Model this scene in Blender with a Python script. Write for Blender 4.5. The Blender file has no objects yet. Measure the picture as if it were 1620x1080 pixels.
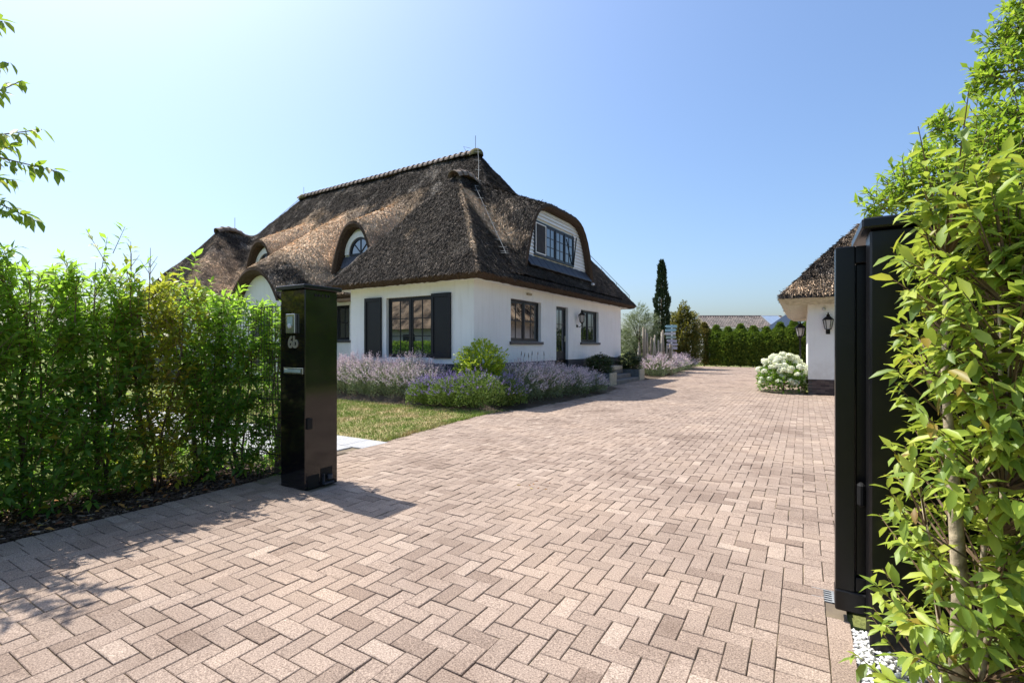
import bpy, math, random
import numpy as np
from mathutils import Vector, Matrix
rng = np.random.default_rng(7); random.seed(7)
R = math.radians
scene = bpy.context.scene
COL = scene.collection

# ------------------------------------------------------------------ camera, sky, sun, exposure
CAM_H, CAM_F, HZ, YAW = 1.43, 770.0, 548.0, 30.9
cd = bpy.data.cameras.new('camera'); cam = bpy.data.objects.new('camera', cd); COL.objects.link(cam)
cam.location = (0, 0, CAM_H); cam.rotation_euler = (R(90), 0, R(YAW))
cd.sensor_width = 36; cd.lens = CAM_F / 1620 * 36; cd.shift_y = (HZ - 540) / 1620
cd.clip_start = .05; cd.clip_end = 3000
scene.camera = cam
SUN = Vector((-1.2, .15, 2.04)).normalized()
world = bpy.data.worlds.new('World'); scene.world = world; world.use_nodes = True
nt = world.node_tree; bg = nt.nodes['Background']
sky = nt.nodes.new('ShaderNodeTexSky'); sky.sky_type = 'NISHITA'; sky.sun_disc = False
sky.sun_elevation = math.asin(SUN.z); sky.sun_rotation = math.atan2(SUN.x, SUN.y)
sky.altitude = 0; sky.air_density = 1.15; sky.dust_density = 2.5; sky.ozone_density = 7.5
nt.links.new(sky.outputs[0], bg.inputs[0]); bg.inputs[1].default_value = .146
sd = bpy.data.lights.new('sun', 'SUN'); so = bpy.data.objects.new('sun', sd); COL.objects.link(so)
sd.energy = 5.0; sd.angle = R(.5); sd.color = (1, .95, .87)
so.rotation_euler = SUN.to_track_quat('Z', 'Y').to_euler(); so.location = (-20, 3, 40)
vs = scene.view_settings; vs.view_transform = 'Standard'; vs.look = 'None'; vs.gamma = 1
vs.use_curve_mapping = False; vs.exposure = .52
scene.cycles.max_bounces = 8; scene.cycles.transparent_max_bounces = 6

S_, C_ = math.sin(R(YAW)), math.cos(R(YAW))
def at(u, v, d):                      # point of the place seen at (u, v) at depth d
    t = (u - 810) / CAM_F
    return Vector((d * (t * C_ - S_), d * (t * S_ + C_), CAM_H - (v - HZ) / CAM_F * d))
def proj(P):
    P = np.atleast_2d(P); r = P[:, 0] * C_ + P[:, 1] * S_; d = -P[:, 0] * S_ + P[:, 1] * C_
    dd = np.where(d > .05, d, .05)
    return 810 + CAM_F * r / dd, HZ - CAM_F * (P[:, 2] - CAM_H) / dd, d

# ------------------------------------------------------------------ helpers
def link(name, data, parent=None, loc=(0, 0, 0)):
    o = bpy.data.objects.new(name, data); COL.objects.link(o); o.location = loc
    if parent: o.parent = parent
    return o
def tag(o, label=None, cat=None, group=None, kind=None):
    if label: o['label'] = label
    if cat: o['category'] = cat
    if group: o['group'] = group
    if kind: o['kind'] = kind
    return o
def thing(name, label, cat, loc=(0, 0, 0), rz=0, group=None):
    o = link(name, None, None, loc); o.rotation_euler.z = rz; o.empty_display_size = .2
    return tag(o, label, cat, group)
def mesh_arrays(name, V, tris=None, quads=None, mat=None, smooth=False, attr=None):
    V = np.asarray(V, np.float32); m = bpy.data.meshes.new(name)
    nt_ = 0 if tris is None else len(tris); nq = 0 if quads is None else len(quads)
    m.vertices.add(len(V)); m.vertices.foreach_set('co', V.ravel())
    idx = np.concatenate([np.asarray(a, np.int32).ravel() for a in (tris, quads) if a is not None and len(a)])
    m.loops.add(len(idx)); m.loops.foreach_set('vertex_index', idx)
    st = np.concatenate([np.arange(nt_) * 3, nt_ * 3 + np.arange(nq) * 4]).astype(np.int32)
    m.polygons.add(nt_ + nq); m.polygons.foreach_set('loop_start', st)
    m.polygons.foreach_set('use_smooth', np.full(nt_ + nq, smooth))
    m.update(calc_edges=True)
    if attr is not None:
        for k, a in attr.items():
            at_ = m.attributes.new(k, 'FLOAT', 'POINT'); at_.data.foreach_set('value', np.asarray(a, np.float32))
    if mat: m.materials.append(mat)
    return m
class MB:
    def __init__(s): s.v = []; s.f = []
    def quad(s, a, b, c, d):
        n = len(s.v); s.v += [tuple(a), tuple(b), tuple(c), tuple(d)]; s.f.append((n, n+1, n+2, n+3)); return s
    def poly(s, pts):
        n = len(s.v); s.v += [tuple(p) for p in pts]; s.f.append(tuple(range(n, n+len(pts)))); return s
    def obox(s, o, u, v, w, ch=0):    # corner o, edge vectors u v w
        o, u, v, w = map(Vector, (o, u, v, w)); n = len(s.v)
        if u.cross(v).dot(w) < 0: u, v = v, u
        if ch <= 0:
            s.v += [tuple(p) for p in (o, o+u, o+u+v, o+v, o+w, o+u+w, o+u+v+w, o+v+w)]
            s.f += [tuple(n+i for i in q) for q in ((0,3,2,1),(4,5,6,7),(0,1,5,4),(1,2,6,5),(2,3,7,6),(3,0,4,7))]
        else:
            c = o + (u+v+w)/2; hu, hv, hw = u.length/2, v.length/2, w.length/2; a = [u.normalized(), v.normalized(), w.normalized()]; h = [hu, hv, hw]
            ch = min(ch, .45*min(h)*2)
            idx = {}
            for sx in (-1,1):
                for sy in (-1,1):
                    for sz in (-1,1):
                        sg = (sx,sy,sz)
                        for ax in range(3):
                            p = c.copy()
                            for k in range(3): p += a[k]*sg[k]*(h[k] if k == ax else h[k]-ch)
                            idx[(sg,ax)] = len(s.v); s.v.append(tuple(p))
            def g(sg, ax): return idx[(tuple(sg), ax)]
            def addf(l):
                pts = [Vector(s.v[i]) for i in l]; nn = (pts[1]-pts[0]).cross(pts[2]-pts[1]); m = sum(pts, Vector())/len(pts)
                s.f.append(tuple(l) if nn.dot(m-c) > 0 else tuple(reversed(l)))
            for ax in range(3):
                b, d = [k for k in range(3) if k != ax]
                for sa in (-1,1):
                    l = []
                    for sb, sd_ in ((-1,-1),(1,-1),(1,1),(-1,1)):
                        q = [0,0,0]; q[ax] = sa; q[b] = sb; q[d] = sd_; l.append(g(q, ax))
                    addf(l)
                for sb in (-1,1):
                    for sd_ in (-1,1):
                        q0 = [0,0,0]; q0[ax] = -1; q0[b] = sb; q0[d] = sd_; q1 = list(q0); q1[ax] = 1
                        addf([g(q0,b), g(q1,b), g(q1,d), g(q0,d)])
            for sx in (-1,1):
                for sy in (-1,1):
                    for sz in (-1,1): addf([g((sx,sy,sz),k) for k in range(3)])
        return s
    def box(s, x0, x1, y0, y1, z0, z1, ch=0): return s.obox((x0,y0,z0), (x1-x0,0,0), (0,y1-y0,0), (0,0,z1-z0), ch)
    def tube(s, pts, rad, n=6, cap=True):
        pts = [Vector(p) for p in pts]; rad = rad if hasattr(rad, '__len__') else [rad]*len(pts); base = len(s.v)
        for i, p in enumerate(pts):
            t = (pts[min(i+1, len(pts)-1)] - pts[max(i-1, 0)]).normalized()
            a = t.cross(Vector((.31,.22,.92)) if abs(t.z) < .9 else Vector((1,.1,0))).normalized(); b = t.cross(a)
            for k in range(n):
                an = 2*math.pi*k/n; s.v.append(tuple(p + (a*math.cos(an) + b*math.sin(an))*rad[i]))
        for i in range(len(pts)-1):
            for k in range(n):
                s.f.append((base+i*n+k, base+i*n+(k+1)%n, base+(i+1)*n+(k+1)%n, base+(i+1)*n+k))
        if cap: s.f += [tuple(base+k for k in range(n))[::-1], tuple(base+(len(pts)-1)*n+k for k in range(n))]
        return s
    def lathe(s, prof, c=(0,0,0), n=12):
        b = len(s.v)
        for r, z in prof:
            for k in range(n): an = 2*math.pi*k/n; s.v.append((c[0]+r*math.cos(an), c[1]+r*math.sin(an), c[2]+z))
        for i in range(len(prof)-1):
            for k in range(n): s.f.append((b+i*n+k, b+i*n+(k+1)%n, b+(i+1)*n+(k+1)%n, b+(i+1)*n+k))
        return s
    def mesh(s, name, mat, smooth=False):
        m = bpy.data.meshes.new(name); m.from_pydata(s.v, [], s.f); m.materials.append(mat)
        if smooth:
            m.polygons.foreach_set('use_smooth', [True]*len(m.polygons))
        m.update(); return m
    def build(s, name, mat, parent=None, smooth=False, loc=(0,0,0)): return link(name, s.mesh(name, mat, smooth), parent, loc)

# ------------------------------------------------------------------ materials
class NM:
    def __init__(s, name):
        s.m = bpy.data.materials.new(name); s.m.use_nodes = True; s.t = s.m.node_tree; s.b = s.t.nodes['Principled BSDF']; s.out = s.t.nodes['Material Output']
        s.tc = s.t.nodes.new('ShaderNodeTexCoord')
    def n(s, t, **k):
        x = s.t.nodes.new('ShaderNode'+t)
        for a, b in k.items(): setattr(x, a, b)
        return x
    def l(s, a, b): s.t.links.new(a, b)
    def noise(s, scale, detail=4, vec=None, stretch=None, rough=.55):
        x = s.n('TexNoise'); x.inputs['Scale'].default_value = scale; x.inputs['Detail'].default_value = detail; x.inputs['Roughness'].default_value = rough
        v = vec or s.tc.outputs['Object']
        if stretch:
            mp = s.n('Mapping'); mp.inputs['Scale'].default_value = stretch; s.l(v, mp.inputs[0]); v = mp.outputs[0]
        s.l(v, x.inputs['Vector']); return x.outputs['Fac']
    def ramp(s, fac, stops, const=False):
        x = s.n('ValToRGB'); e = x.color_ramp.elements
        if const: x.color_ramp.interpolation = 'CONSTANT'
        while len(e) < len(stops): e.new(.5)
        for i, (p, c) in enumerate(stops): e[i].position = p; e[i].color = (*c, 1) if len(c) == 3 else c
        s.l(fac, x.inputs[0]); return x.outputs[0]
    def mix(s, fac, a, b, mode='MIX'):
        x = s.n('Mix', data_type='RGBA', blend_type=mode)
        for k, q in ((0, fac), (6, a), (7, b)):
            if hasattr(q, 'links'): s.l(q, x.inputs[k])
            else: x.inputs[k].default_value = q if k == 0 else (*q, 1)
        return x.outputs[2]
    def math(s, op, a, b=0.):
        x = s.n('Math', operation=op)
        for k, q in ((0, a), (1, b)):
            if hasattr(q, 'links'): s.l(q, x.inputs[k])
            else: x.inputs[k].default_value = q
        return x.outputs[0]
    def rnd(s):                        # a number of its own for every loose piece and every object
        g = s.n('NewGeometry'); o = s.n('ObjectInfo')
        return s.math('FRACT', s.math('ADD', g.outputs['Random Per Island'], o.outputs['Random']))
    def bump(s, h, st=.5, dist=.01):
        x = s.n('Bump'); x.inputs['Strength'].default_value = st; x.inputs['Distance'].default_value = dist; s.l(h, x.inputs['Height']); s.l(x.outputs[0], s.b.inputs['Normal'])
    def color(s, c):
        if hasattr(c, 'links'): s.l(c, s.b.inputs['Base Color'])
        else: s.b.inputs['Base Color'].default_value = (*c, 1)
        return s
    def set(s, **k):
        for a, v in k.items(): s.b.inputs[a.replace('_', ' ')].default_value = v
        return s
def plain(name, c, rough=.6, spec=.5, metal=0, var=.12, scale=6, bump=0, bscale=60):
    M = NM(name); f = M.noise(scale, 5)
    M.color(M.ramp(f, [(.3, tuple(x*(1-var) for x in c)), (.7, tuple(min(1, x*(1+var)) for x in c))]))
    M.set(Roughness=rough, Metallic=metal, Specular_IOR_Level=spec)
    if bump: M.bump(M.noise(bscale, 4), bump, .01)
    return M.m
def leafy(name, stops, rough=.38, transl=.35, tcol=(.25, .34, .05), spec=.5, pos=True, lit_top=False):
    M = NM(name); r = M.rnd(); c = M.ramp(r, stops); 
    if pos: c = M.mix(M.math('MULTIPLY', M.noise(2.2, 2), .3), c, (.04, .08, .016))
    if lit_top:                          # sunlit yellow-green top of the hedge, put into the leaf colour
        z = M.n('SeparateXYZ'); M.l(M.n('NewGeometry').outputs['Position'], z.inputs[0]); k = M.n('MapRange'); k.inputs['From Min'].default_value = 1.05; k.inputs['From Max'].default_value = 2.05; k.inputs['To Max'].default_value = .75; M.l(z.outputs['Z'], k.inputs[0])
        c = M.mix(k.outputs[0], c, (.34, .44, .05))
    M.color(c); M.set(Roughness=rough, Specular_IOR_Level=spec)
    t = M.n('BsdfTranslucent'); M.l(M.mix(.55, c, tcol), t.inputs[0])
    x = M.n('MixShader'); x.inputs[0].default_value = transl; M.l(M.b.outputs[0], x.inputs[1]); M.l(t.outputs[0], x.inputs[2]); M.l(x.outputs[0], M.out.inputs[0])
    return M.m
MAT = {}
def paver_mat():
    M = NM('concrete_paver'); r = M.rnd()
    c = M.ramp(r, [(0, (.255, .192, .152)), (.10, (.305, .236, .189)), (.5, (.337, .262, .211)), (.93, (.368, .288, .233)), (1, (.43, .345, .28))])
    P = M.n('NewGeometry').outputs['Position']
    sp = M.noise(125, 4, P, rough=.8); c = M.mix(.9, c, M.ramp(sp, [(.36, (.28, .25, .23)), (.45, (.78, .75, .73)), (.55, (1.10, 1.10, 1.10)), (.64, (1.75, 1.72, 1.66))]), 'MULTIPLY')
    st = M.noise(.9, 4, P); c = M.mix(1, c, M.ramp(st, [(.30, (.70, .66, .63)), (.46, (.94, .93, .92)), (.72, (1.10, 1.07, 1.02))]), 'MULTIPLY')
    M.color(c); M.set(Roughness=.85, Specular_IOR_Level=.25)
    M.bump(M.noise(160, 4, P), .8, .004); return M.m
MAT['paver'] = paver_mat()
def sand():
    M = NM('joint_sand'); P = M.n('NewGeometry').outputs['Position']
    M.color(M.mix(M.ramp(M.noise(1.3, 5, P), [(.45, (0,0,0)), (.62, (1,1,1))]), (.15, .115, .08), (.26, .205, .12)))
    M.bump(M.noise(150, 4, P), .6, .006); M.set(Roughness=.95); return M.m
MAT['sand'] = sand()
MAT['render'] = None
def render_white():
    M = NM('white_render'); c = M.ramp(M.noise(1.2, 6), [(.25, (.78, .775, .765)), (.65, (.84, .84, .835))])
    M.color(M.mix(M.ramp(M.noise(3, 5, stretch=(3, 3, .35)), [(.5, (0,0,0)), (.85, (.45,.45,.45))]), c, (.64, .62, .58)))
    c2 = M.b.inputs['Base Color'].links[0].from_socket; z = M.n('SeparateXYZ'); M.l(M.n('NewGeometry').outputs['Position'], z.inputs[0]); h = M.math('SUBTRACT', 1.45, z.outputs['Z']); sp = M.math('MULTIPLY', M.math('MULTIPLY', h, 1.6), M.noise(7, 6)); M.color(M.mix(M.ramp(sp, [(.25, (0,0,0)), (.8, (.35,.35,.35))]), c2, (.52, .49, .44)))
    M.set(Roughness=.8, Specular_IOR_Level=.3); M.bump(M.noise(60, 6), .35, .008); return M.m
MAT['render'] = render_white()
MAT['white_wood'] = plain('white_painted_wood', (.82, .815, .80), .5, var=.04, scale=3)
MAT['plinth'] = plain('tarred_plinth', (.042, .044, .055), .5, .5, var=.3, scale=4, bump=.3)
MAT['anthracite'] = plain('anthracite_paint', (.011, .013, .018), .35, .35, var=.12, scale=3)
MAT['shutter'] = plain('shutter_paint', (.011, .012, .016), .45, .3, var=.15, scale=2)
MAT['gloss'] = plain('gloss_black_coating', (.006, .006, .007), .09, .55, var=.3, scale=2, bump=.01, bscale=4)
MAT['satin'] = plain('satin_black_coating', (.006, .006, .007), .30, .32, var=.3, scale=5)
MAT['matt_black'] = plain('matt_black', (.008, .008, .008), .7, .3)
MAT['sill'] = plain('dark_stone_sill', (.055, .055, .06), .5, .5, var=.2)
MAT['lead'] = plain('lead_flashing', (.040, .044, .054), .5, .5, .2, var=.3, scale=9, bump=.3, bscale=25)
MAT['steel'] = plain('brushed_steel', (.55, .55, .54), .3, .5, .9, var=.1)
MAT['galv'] = plain('galvanised_wire', (.28, .29, .29), .7, .2, 0)
MAT['wood_soffit'] = plain('wood_soffit', (.26, .17, .11), .6, var=.3, scale=8)
MAT['curtain'] = plain('insect_screen', (.055, .055, .058), .9, .1, var=.15)
def glass():
    M = NM('window_glass'); M.color((.012, .015, .018)); M.set(Roughness=.015, IOR=2.5, Specular_IOR_Level=.6)
    M.bump(M.noise(1.1, 2), .05, .02); return M.m
MAT['glass'] = glass()
MAT['lamp_glass'] = plain('lantern_glass', (.42, .42, .40), .08, .6, var=.1)
def thatch(name, k=1.0):
    M = NM(name); a = M.n('Attribute', attribute_name='lit_straw').outputs['Fac']
    n1 = M.noise(38, 6, stretch=(1, 1, .45), rough=.7); n2 = M.noise(1.1, 5)
    dark = M.ramp(n1, [(.36, (.010, .0085, .0075)), (.48, (.042, .036, .031)), (.60, (.095, .082, .071)), (.72, (.22, .19, .165))])
    gold = M.ramp(n1, [(.30, (.19, .13, .085)), (.46, (.62, .45, .295)), (.62, (.92, .71, .50))])
    pale = M.ramp(n1, [(.30, (.085, .074, .064)), (.5, (.30, .265, .228)), (.70, (.62, .56, .48))]); pm = M.n('Attribute', attribute_name='pale').outputs['Fac']; dark = M.mix(M.math('MULTIPLY', pm, M.ramp(M.noise(1.7, 5, stretch=(1, .55, .55), rough=.65), [(.50, (0,0,0)), (.68, (.75,.75,.75))])), dark, pale)
    f = M.math('ADD', a, M.math('MULTIPLY', M.math('SUBTRACT', n2, .5), 1.3))
    c = M.mix(M.ramp(f, [(.25, (0,0,0)), (.8, (1,1,1))]), dark, gold)
    r = M.rnd(); c = M.mix(M.math('SUBTRACT', 1., M.math('MULTIPLY', a, .55)) if k > 1 else 0, c, M.ramp(r, [(0, (.28, .27, .26)), (.5, (.78, .77, .76)), (.78, (1.5, 1.46, 1.42)), (.92, (2.9, 2.8, 2.7)), (1, (4.6, 4.4, 4.1))]), 'MULTIPLY')
    c = M.mix(1, c, M.ramp(M.noise(.55, 4), [(.3, (.88, .87, .87)), (.7, (1.3, 1.28, 1.24))]), 'MULTIPLY')
    M.color(c); M.set(Roughness=.95, Specular_IOR_Level=.12); M.bump(M.noise(55, 6, rough=.7), .9, .05); return M.m
MAT['thatch'] = thatch('thatch'); MAT['reed'] = thatch('reed_ends', 2)
MAT['thatch_cut'] = plain('thatch_cut_edge', (.075, .052, .038), .95, .1, var=.7, scale=40, bump=.8, bscale=70)
MAT['ridge'] = plain('ridge_tile_clay', (.21, .16, .125), .8, .3, var=.45, scale=7, bump=.4)
MAT['moss'] = plain('mossy_ridge_end', (.13, .115, .05), .95, .1, var=.4, scale=12, bump=.6)
def brickwall():
    M = NM('plinth_brick'); M.color(M.ramp(M.rnd(), [(0, (.045, .034, .036)), (.5, (.085, .062, .06)), (1, (.13, .098, .09))])); M.set(Roughness=.8); M.bump(M.noise(80), .4); return M.m
MAT['brick'] = brickwall()
MAT['mortar'] = plain('dark_mortar', (.10, .095, .09), .9, .2)
MAT['bark'] = plain('smooth_bark', (.42, .35, .24), .8, .2, var=.5, scale=22, bump=.6, bscale=45)
MAT['twig'] = plain('brown_twig', (.16, .105, .06), .7, .3, var=.3, scale=15)
MAT['darkbark'] = plain('dark_bark', (.14, .105, .075), .85, .2, var=.4, scale=14, bump=.6)
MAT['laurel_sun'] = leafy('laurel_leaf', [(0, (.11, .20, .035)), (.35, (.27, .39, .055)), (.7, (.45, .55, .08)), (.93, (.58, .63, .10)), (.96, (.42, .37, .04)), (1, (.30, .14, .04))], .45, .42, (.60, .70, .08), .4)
MAT['laurel'] = leafy('laurel_hedge_leaf', [(0, (.05, .15, .04)), (.4, (.11, .25, .048)), (.75, (.22, .37, .058)), (.93, (.40, .50, .065)), (.975, (.50, .36, .03)), (1, (.46, .28, .03))], .42, .62, (.42, .74, .06), lit_top=True)
MAT['laurel_y'] = leafy('yellowing_laurel_leaf', [(0, (.08, .16, .025)), (.4, (.20, .29, .035)), (.7, (.40, .41, .04)), (.9, (.56, .43, .04)), (1, (.36, .16, .03))], .42, .55, (.6, .58, .05), lit_top=True)
MAT['cherry'] = leafy('cherry_leaf', [(0, (.12, .21, .03)), (.6, (.25, .36, .05)), (.9, (.34, .38, .05)), (1, (.4, .22, .06))], .45, .6, (.45, .62, .05), .3)
MAT['tree_leaf'] = leafy('bright_tree_leaf', [(0, (.09, .19, .024)), (.4, (.21, .37, .04)), (.8, (.37, .52, .055)), (1, (.52, .55, .07))], .42, .5, (.5, .68, .05), .5)
MAT['mint_leaf'] = leafy('catmint_leaf', [(0, (.15, .21, .08)), (.5, (.32, .38, .21)), (1, (.52, .55, .39))], .6, .3, (.2, .3, .08), .2)
MAT['mint_flower'] = leafy('catmint_flower', [(0, (.42, .30, .38)), (.35, (.72, .57, .62)), (.7, (.88, .77, .74)), (1, (.84, .77, .68))], .7, .25, (.4, .3, .5), .15, pos=False)
MAT['lav_leaf'] = leafy('lavender_leaf', [(0, (.09, .16, .03)), (.5, (.19, .27, .065)), (1, (.34, .40, .12))], .6, .3, (.2, .32, .05), .2)
MAT['lav_flower'] = leafy('lavender_flower', [(0, (.20, .14, .36)), (.5, (.34, .26, .52)), (1, (.50, .42, .62))], .7, .25, (.25, .15, .5), .15, pos=False)
MAT['lime'] = leafy('lime_green_leaf', [(0, (.18, .30, .02)), (.5, (.42, .54, .035)), (1, (.64, .68, .06))], .4, .4, (.5, .6, .03), pos=False)
MAT['box'] = leafy('boxwood_leaf', [(0, (.025, .05, .015)), (.6, (.055, .09, .022)), (1, (.14, .16, .035))], .4, .2, (.1, .16, .02))
MAT['olive'] = leafy('olive_leaf', [(0, (.12, .16, .07)), (.5, (.22, .26, .13)), (1, (.36, .39, .25))], .5, .3, (.25, .32, .12), .3)
MAT['cypress'] = leafy('cypress_leaf', [(0, (.012, .026, .012)), (.6, (.028, .05, .02)), (1, (.075, .085, .035))], .7, .12, (.05, .1, .02), .2)
MAT['bronze'] = leafy('bronze_shrub_leaf', [(0, (.035, .06, .015)), (.4, (.10, .12, .02)), (.7, (.22, .19, .03)), (1, (.34, .26, .05))], .4, .35, (.35, .32, .04))
MAT['thuja'] = leafy('thuja_spray', [(0, (.05, .09, .018)), (.5, (.12, .19, .026)), (.9, (.24, .31, .04)), (1, (.32, .36, .045))], .6, .3, (.2, .32, .03), .2)
MAT['thuja_b'] = leafy('browning_thuja_spray', [(0, (.05, .07, .014)), (.5, (.12, .12, .03)), (.8, (.20, .13, .05)), (1, (.26, .24, .05))], .6, .3, (.3, .25, .04), .2)
MAT['hyd_leaf'] = leafy('hydrangea_leaf', [(0, (.06, .14, .02)), (.5, (.13, .25, .03)), (1, (.24, .36, .045))], .4, .35, (.3, .5, .04))
MAT['hyd_flower'] = leafy('hydrangea_flower', [(0, (.74, .80, .46)), (.4, (.88, .89, .70)), (1, (.92, .92, .84))], .7, .2, (.7, .75, .5), .15, pos=False)
MAT['far_tree'] = leafy('far_foliage', [(0, (.03, .05, .018)), (.5, (.06, .085, .028)), (1, (.10, .13, .04))], .7, .15, (.1, .15, .03), .2)
def grassmat():
    M = NM('lawn_grass'); P = M.n('NewGeometry').outputs['Position']
    f = M.noise(1.5, 5, P); r = M.rnd()
    g = M.ramp(r, [(0, (.15, .25, .04)), (.6, (.29, .38, .07)), (1, (.42, .47, .12))]); d = M.ramp(r, [(0, (.36, .28, .12)), (.6, (.56, .45, .22)), (1, (.66, .55, .32))])
    M.color(M.mix(M.ramp(f, [(.47, (0,0,0)), (.62, (1,1,1))]), g, d)); M.set(Roughness=.7, Specular_IOR_Level=.2); return M.m
MAT['grass'] = grassmat()
def groundmat(name, a, b, sc=.8):
    M = NM(name); P = M.n('NewGeometry').outputs['Position']
    M.color(M.mix(.6, M.ramp(M.noise(sc, 6, P), [(.35, a), (.65, b)]), M.ramp(M.noise(40, 4, P), [(.3, (.5,.5,.5)), (.7, (1.1,1.1,1.1))]), 'MULTIPLY')); M.bump(M.noise(60, 5, P), .6, .03); M.set(Roughness=.95, Specular_IOR_Level=.15); return M.m
MAT['field'] = groundmat('meadow', (.11, .16, .035), (.25, .25, .085), .25)
MAT['turf'] = groundmat('turf_soil', (.20, .19, .07), (.42, .33, .17), 1.5)
MAT['soil'] = groundmat('bed_soil', (.09, .065, .045), (.16, .125, .09), 2)
MAT['mulchbed'] = groundmat('mulch_soil', (.035, .024, .017), (.075, .05, .035), 5)
MAT['slab'] = groundmat('grey_slab', (.42, .42, .42), (.52, .515, .51), 1.5)
MAT['bluestone'] = groundmat('blue_stone', (.20, .215, .22), (.30, .315, .31), 5)
MAT['stonestep'] = groundmat('stone_step', (.17, .17, .165), (.25, .24, .225), 3)
def chips(name, stops, rough=.85):
    M = NM(name); M.color(M.ramp(M.rnd(), stops)); M.set(Roughness=rough, Specular_IOR_Level=.25); return M.m
MAT['mulch'] = chips('bark_chips', [(0, (.03, .02, .014)), (.5, (.085, .055, .036)), (.85, (.17, .11, .07)), (1, (.32, .25, .18))])
MAT['deadleaf'] = chips('fallen_leaf', [(0, (.14, .05, .02)), (.5, (.30, .12, .035)), (.85, (.42, .22, .05)), (1, (.55, .46, .10))], .6)
MAT['pebble'] = chips('white_pebble', [(0, (.55, .54, .51)), (.5, (.74, .73, .70)), (1, (.84, .84, .82))])
MAT['zinc'] = plain('grey_planter_board', (.10, .115, .125), .6, var=.3, scale=6, bump=.3)
MAT['oldwood'] = chips('weathered_wood', [(0, (.20, .165, .12)), (.5, (.34, .29, .22)), (1, (.45, .40, .32))])
MAT['beige'] = plain('weathered_beige_board', (.42, .38, .29), .8, var=.25, scale=10, bump=.4)
MAT['signblue'] = plain('pale_blue_paint', (.30, .52, .58), .6, var=.2)
MAT['signgreen'] = plain('grey_green_paint', (.30, .40, .36), .6, var=.2)
MAT['signwhite'] = plain('chalky_white_paint', (.55, .58, .60), .7, var=.15)
MAT['signlilac'] = plain('grey_lilac_paint', (.42, .42, .50), .7, var=.15)
MAT['pantile'] = chips('brown_pantile', [(0, (.05, .038, .035)), (.5, (.10, .075, .068)), (1, (.16, .125, .11))], .6)
MAT['solar'] = plain('solar_panel_glass', (.42, .50, .58), .12, .8, .5, var=.1)  # base lightened so the colour itself carries the mirrored sky
MAT['number'] = plain('brass_grey_metal', (.42, .40, .32), .4, .5, .5, var=.1)
MAT['straw'] = leafy('feather_grass_blade', [(0, (.16, .22, .06)), (.6, (.30, .36, .12)), (1, (.48, .50, .24))], .6, .35, (.3, .4, .1), .2)

# ------------------------------------------------------------------ leaves
def nrm(a): return a / np.maximum(np.linalg.norm(a, axis=1, keepdims=True), 1e-9)
def basis(D, N):
    D = nrm(D); s = nrm(np.cross(D, N)); return D, s, np.cross(s, D)
def leaf_mesh_data(P, D, N, L, W, big=False, droop=.18, fold=.16):
    n = len(P); D, s, N = basis(D, N); L = np.broadcast_to(np.asarray(L, float), (n,))[:, None]; W = np.broadcast_to(np.asarray(W, float), (n,))[:, None]
    if big:
        def pt(f, w, z): return P + D*L*f + s*W*w + N*(z*W - droop*L*f*f)
        vs_ = [pt(0,0,0), pt(.25,.36,fold), pt(.25,0,0), pt(.25,-.36,fold), pt(.6,.46,fold), pt(.6,0,0), pt(.6,-.46,fold), pt(1,0,0)]
        V = np.stack(vs_, 1).reshape(-1, 3); o = (np.arange(n)*8)[:, None]
        T = np.concatenate([o+np.array([q]) for q in ((0,1,2),(0,2,3),(4,7,5),(5,7,6))]); Q = np.concatenate([o+np.array([q]) for q in ((1,4,5,2),(2,5,6,3))])
        return V, T, Q
    def pt(f, w, z): return P + D*L*f + s*W*w + N*(z*W - droop*L*f*f)
    V = np.stack([pt(0,0,0), pt(.45,.5,fold), pt(.5,0,0), pt(.45,-.5,fold), pt(1,0,0)], 1).reshape(-1, 3); o = (np.arange(n)*5)[:, None]
    T = np.concatenate([o+np.array([q]) for q in ((0,1,2),(0,2,3),(1,4,2),(2,4,3))]); return V, T, None
def quad_blades(P, D, L, W, taper=.2):   # thin flat blades, two triangles each
    n = len(P); D = nrm(D); s = nrm(np.cross(D, rng.normal(size=(n, 3)))); L = np.broadcast_to(np.asarray(L, float), (n,))[:, None]; W = np.broadcast_to(np.asarray(W, float), (n,))[:, None]
    V = np.stack([P-s*W/2, P+s*W/2, P+D*L+s*W*taper/2, P+D*L-s*W*taper/2], 1).reshape(-1, 3)
    return V, (np.arange(n)*4)[:, None] + np.array([[0,1,2,3]])
LEAF_BIG = {}
def unit_leaf(mat, var):
    k = (mat.name, var)
    if k not in LEAF_BIG:
        V, T, Q = leaf_mesh_data(np.zeros((1,3)), np.array([[0,1.,0]]), np.array([[0,0,1.]]), 1, 1, True, .20+.09*var, .10+.05*var)
        LEAF_BIG[k] = mesh_arrays('leaf', V, T, Q, mat, True)
    return LEAF_BIG[k]
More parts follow.
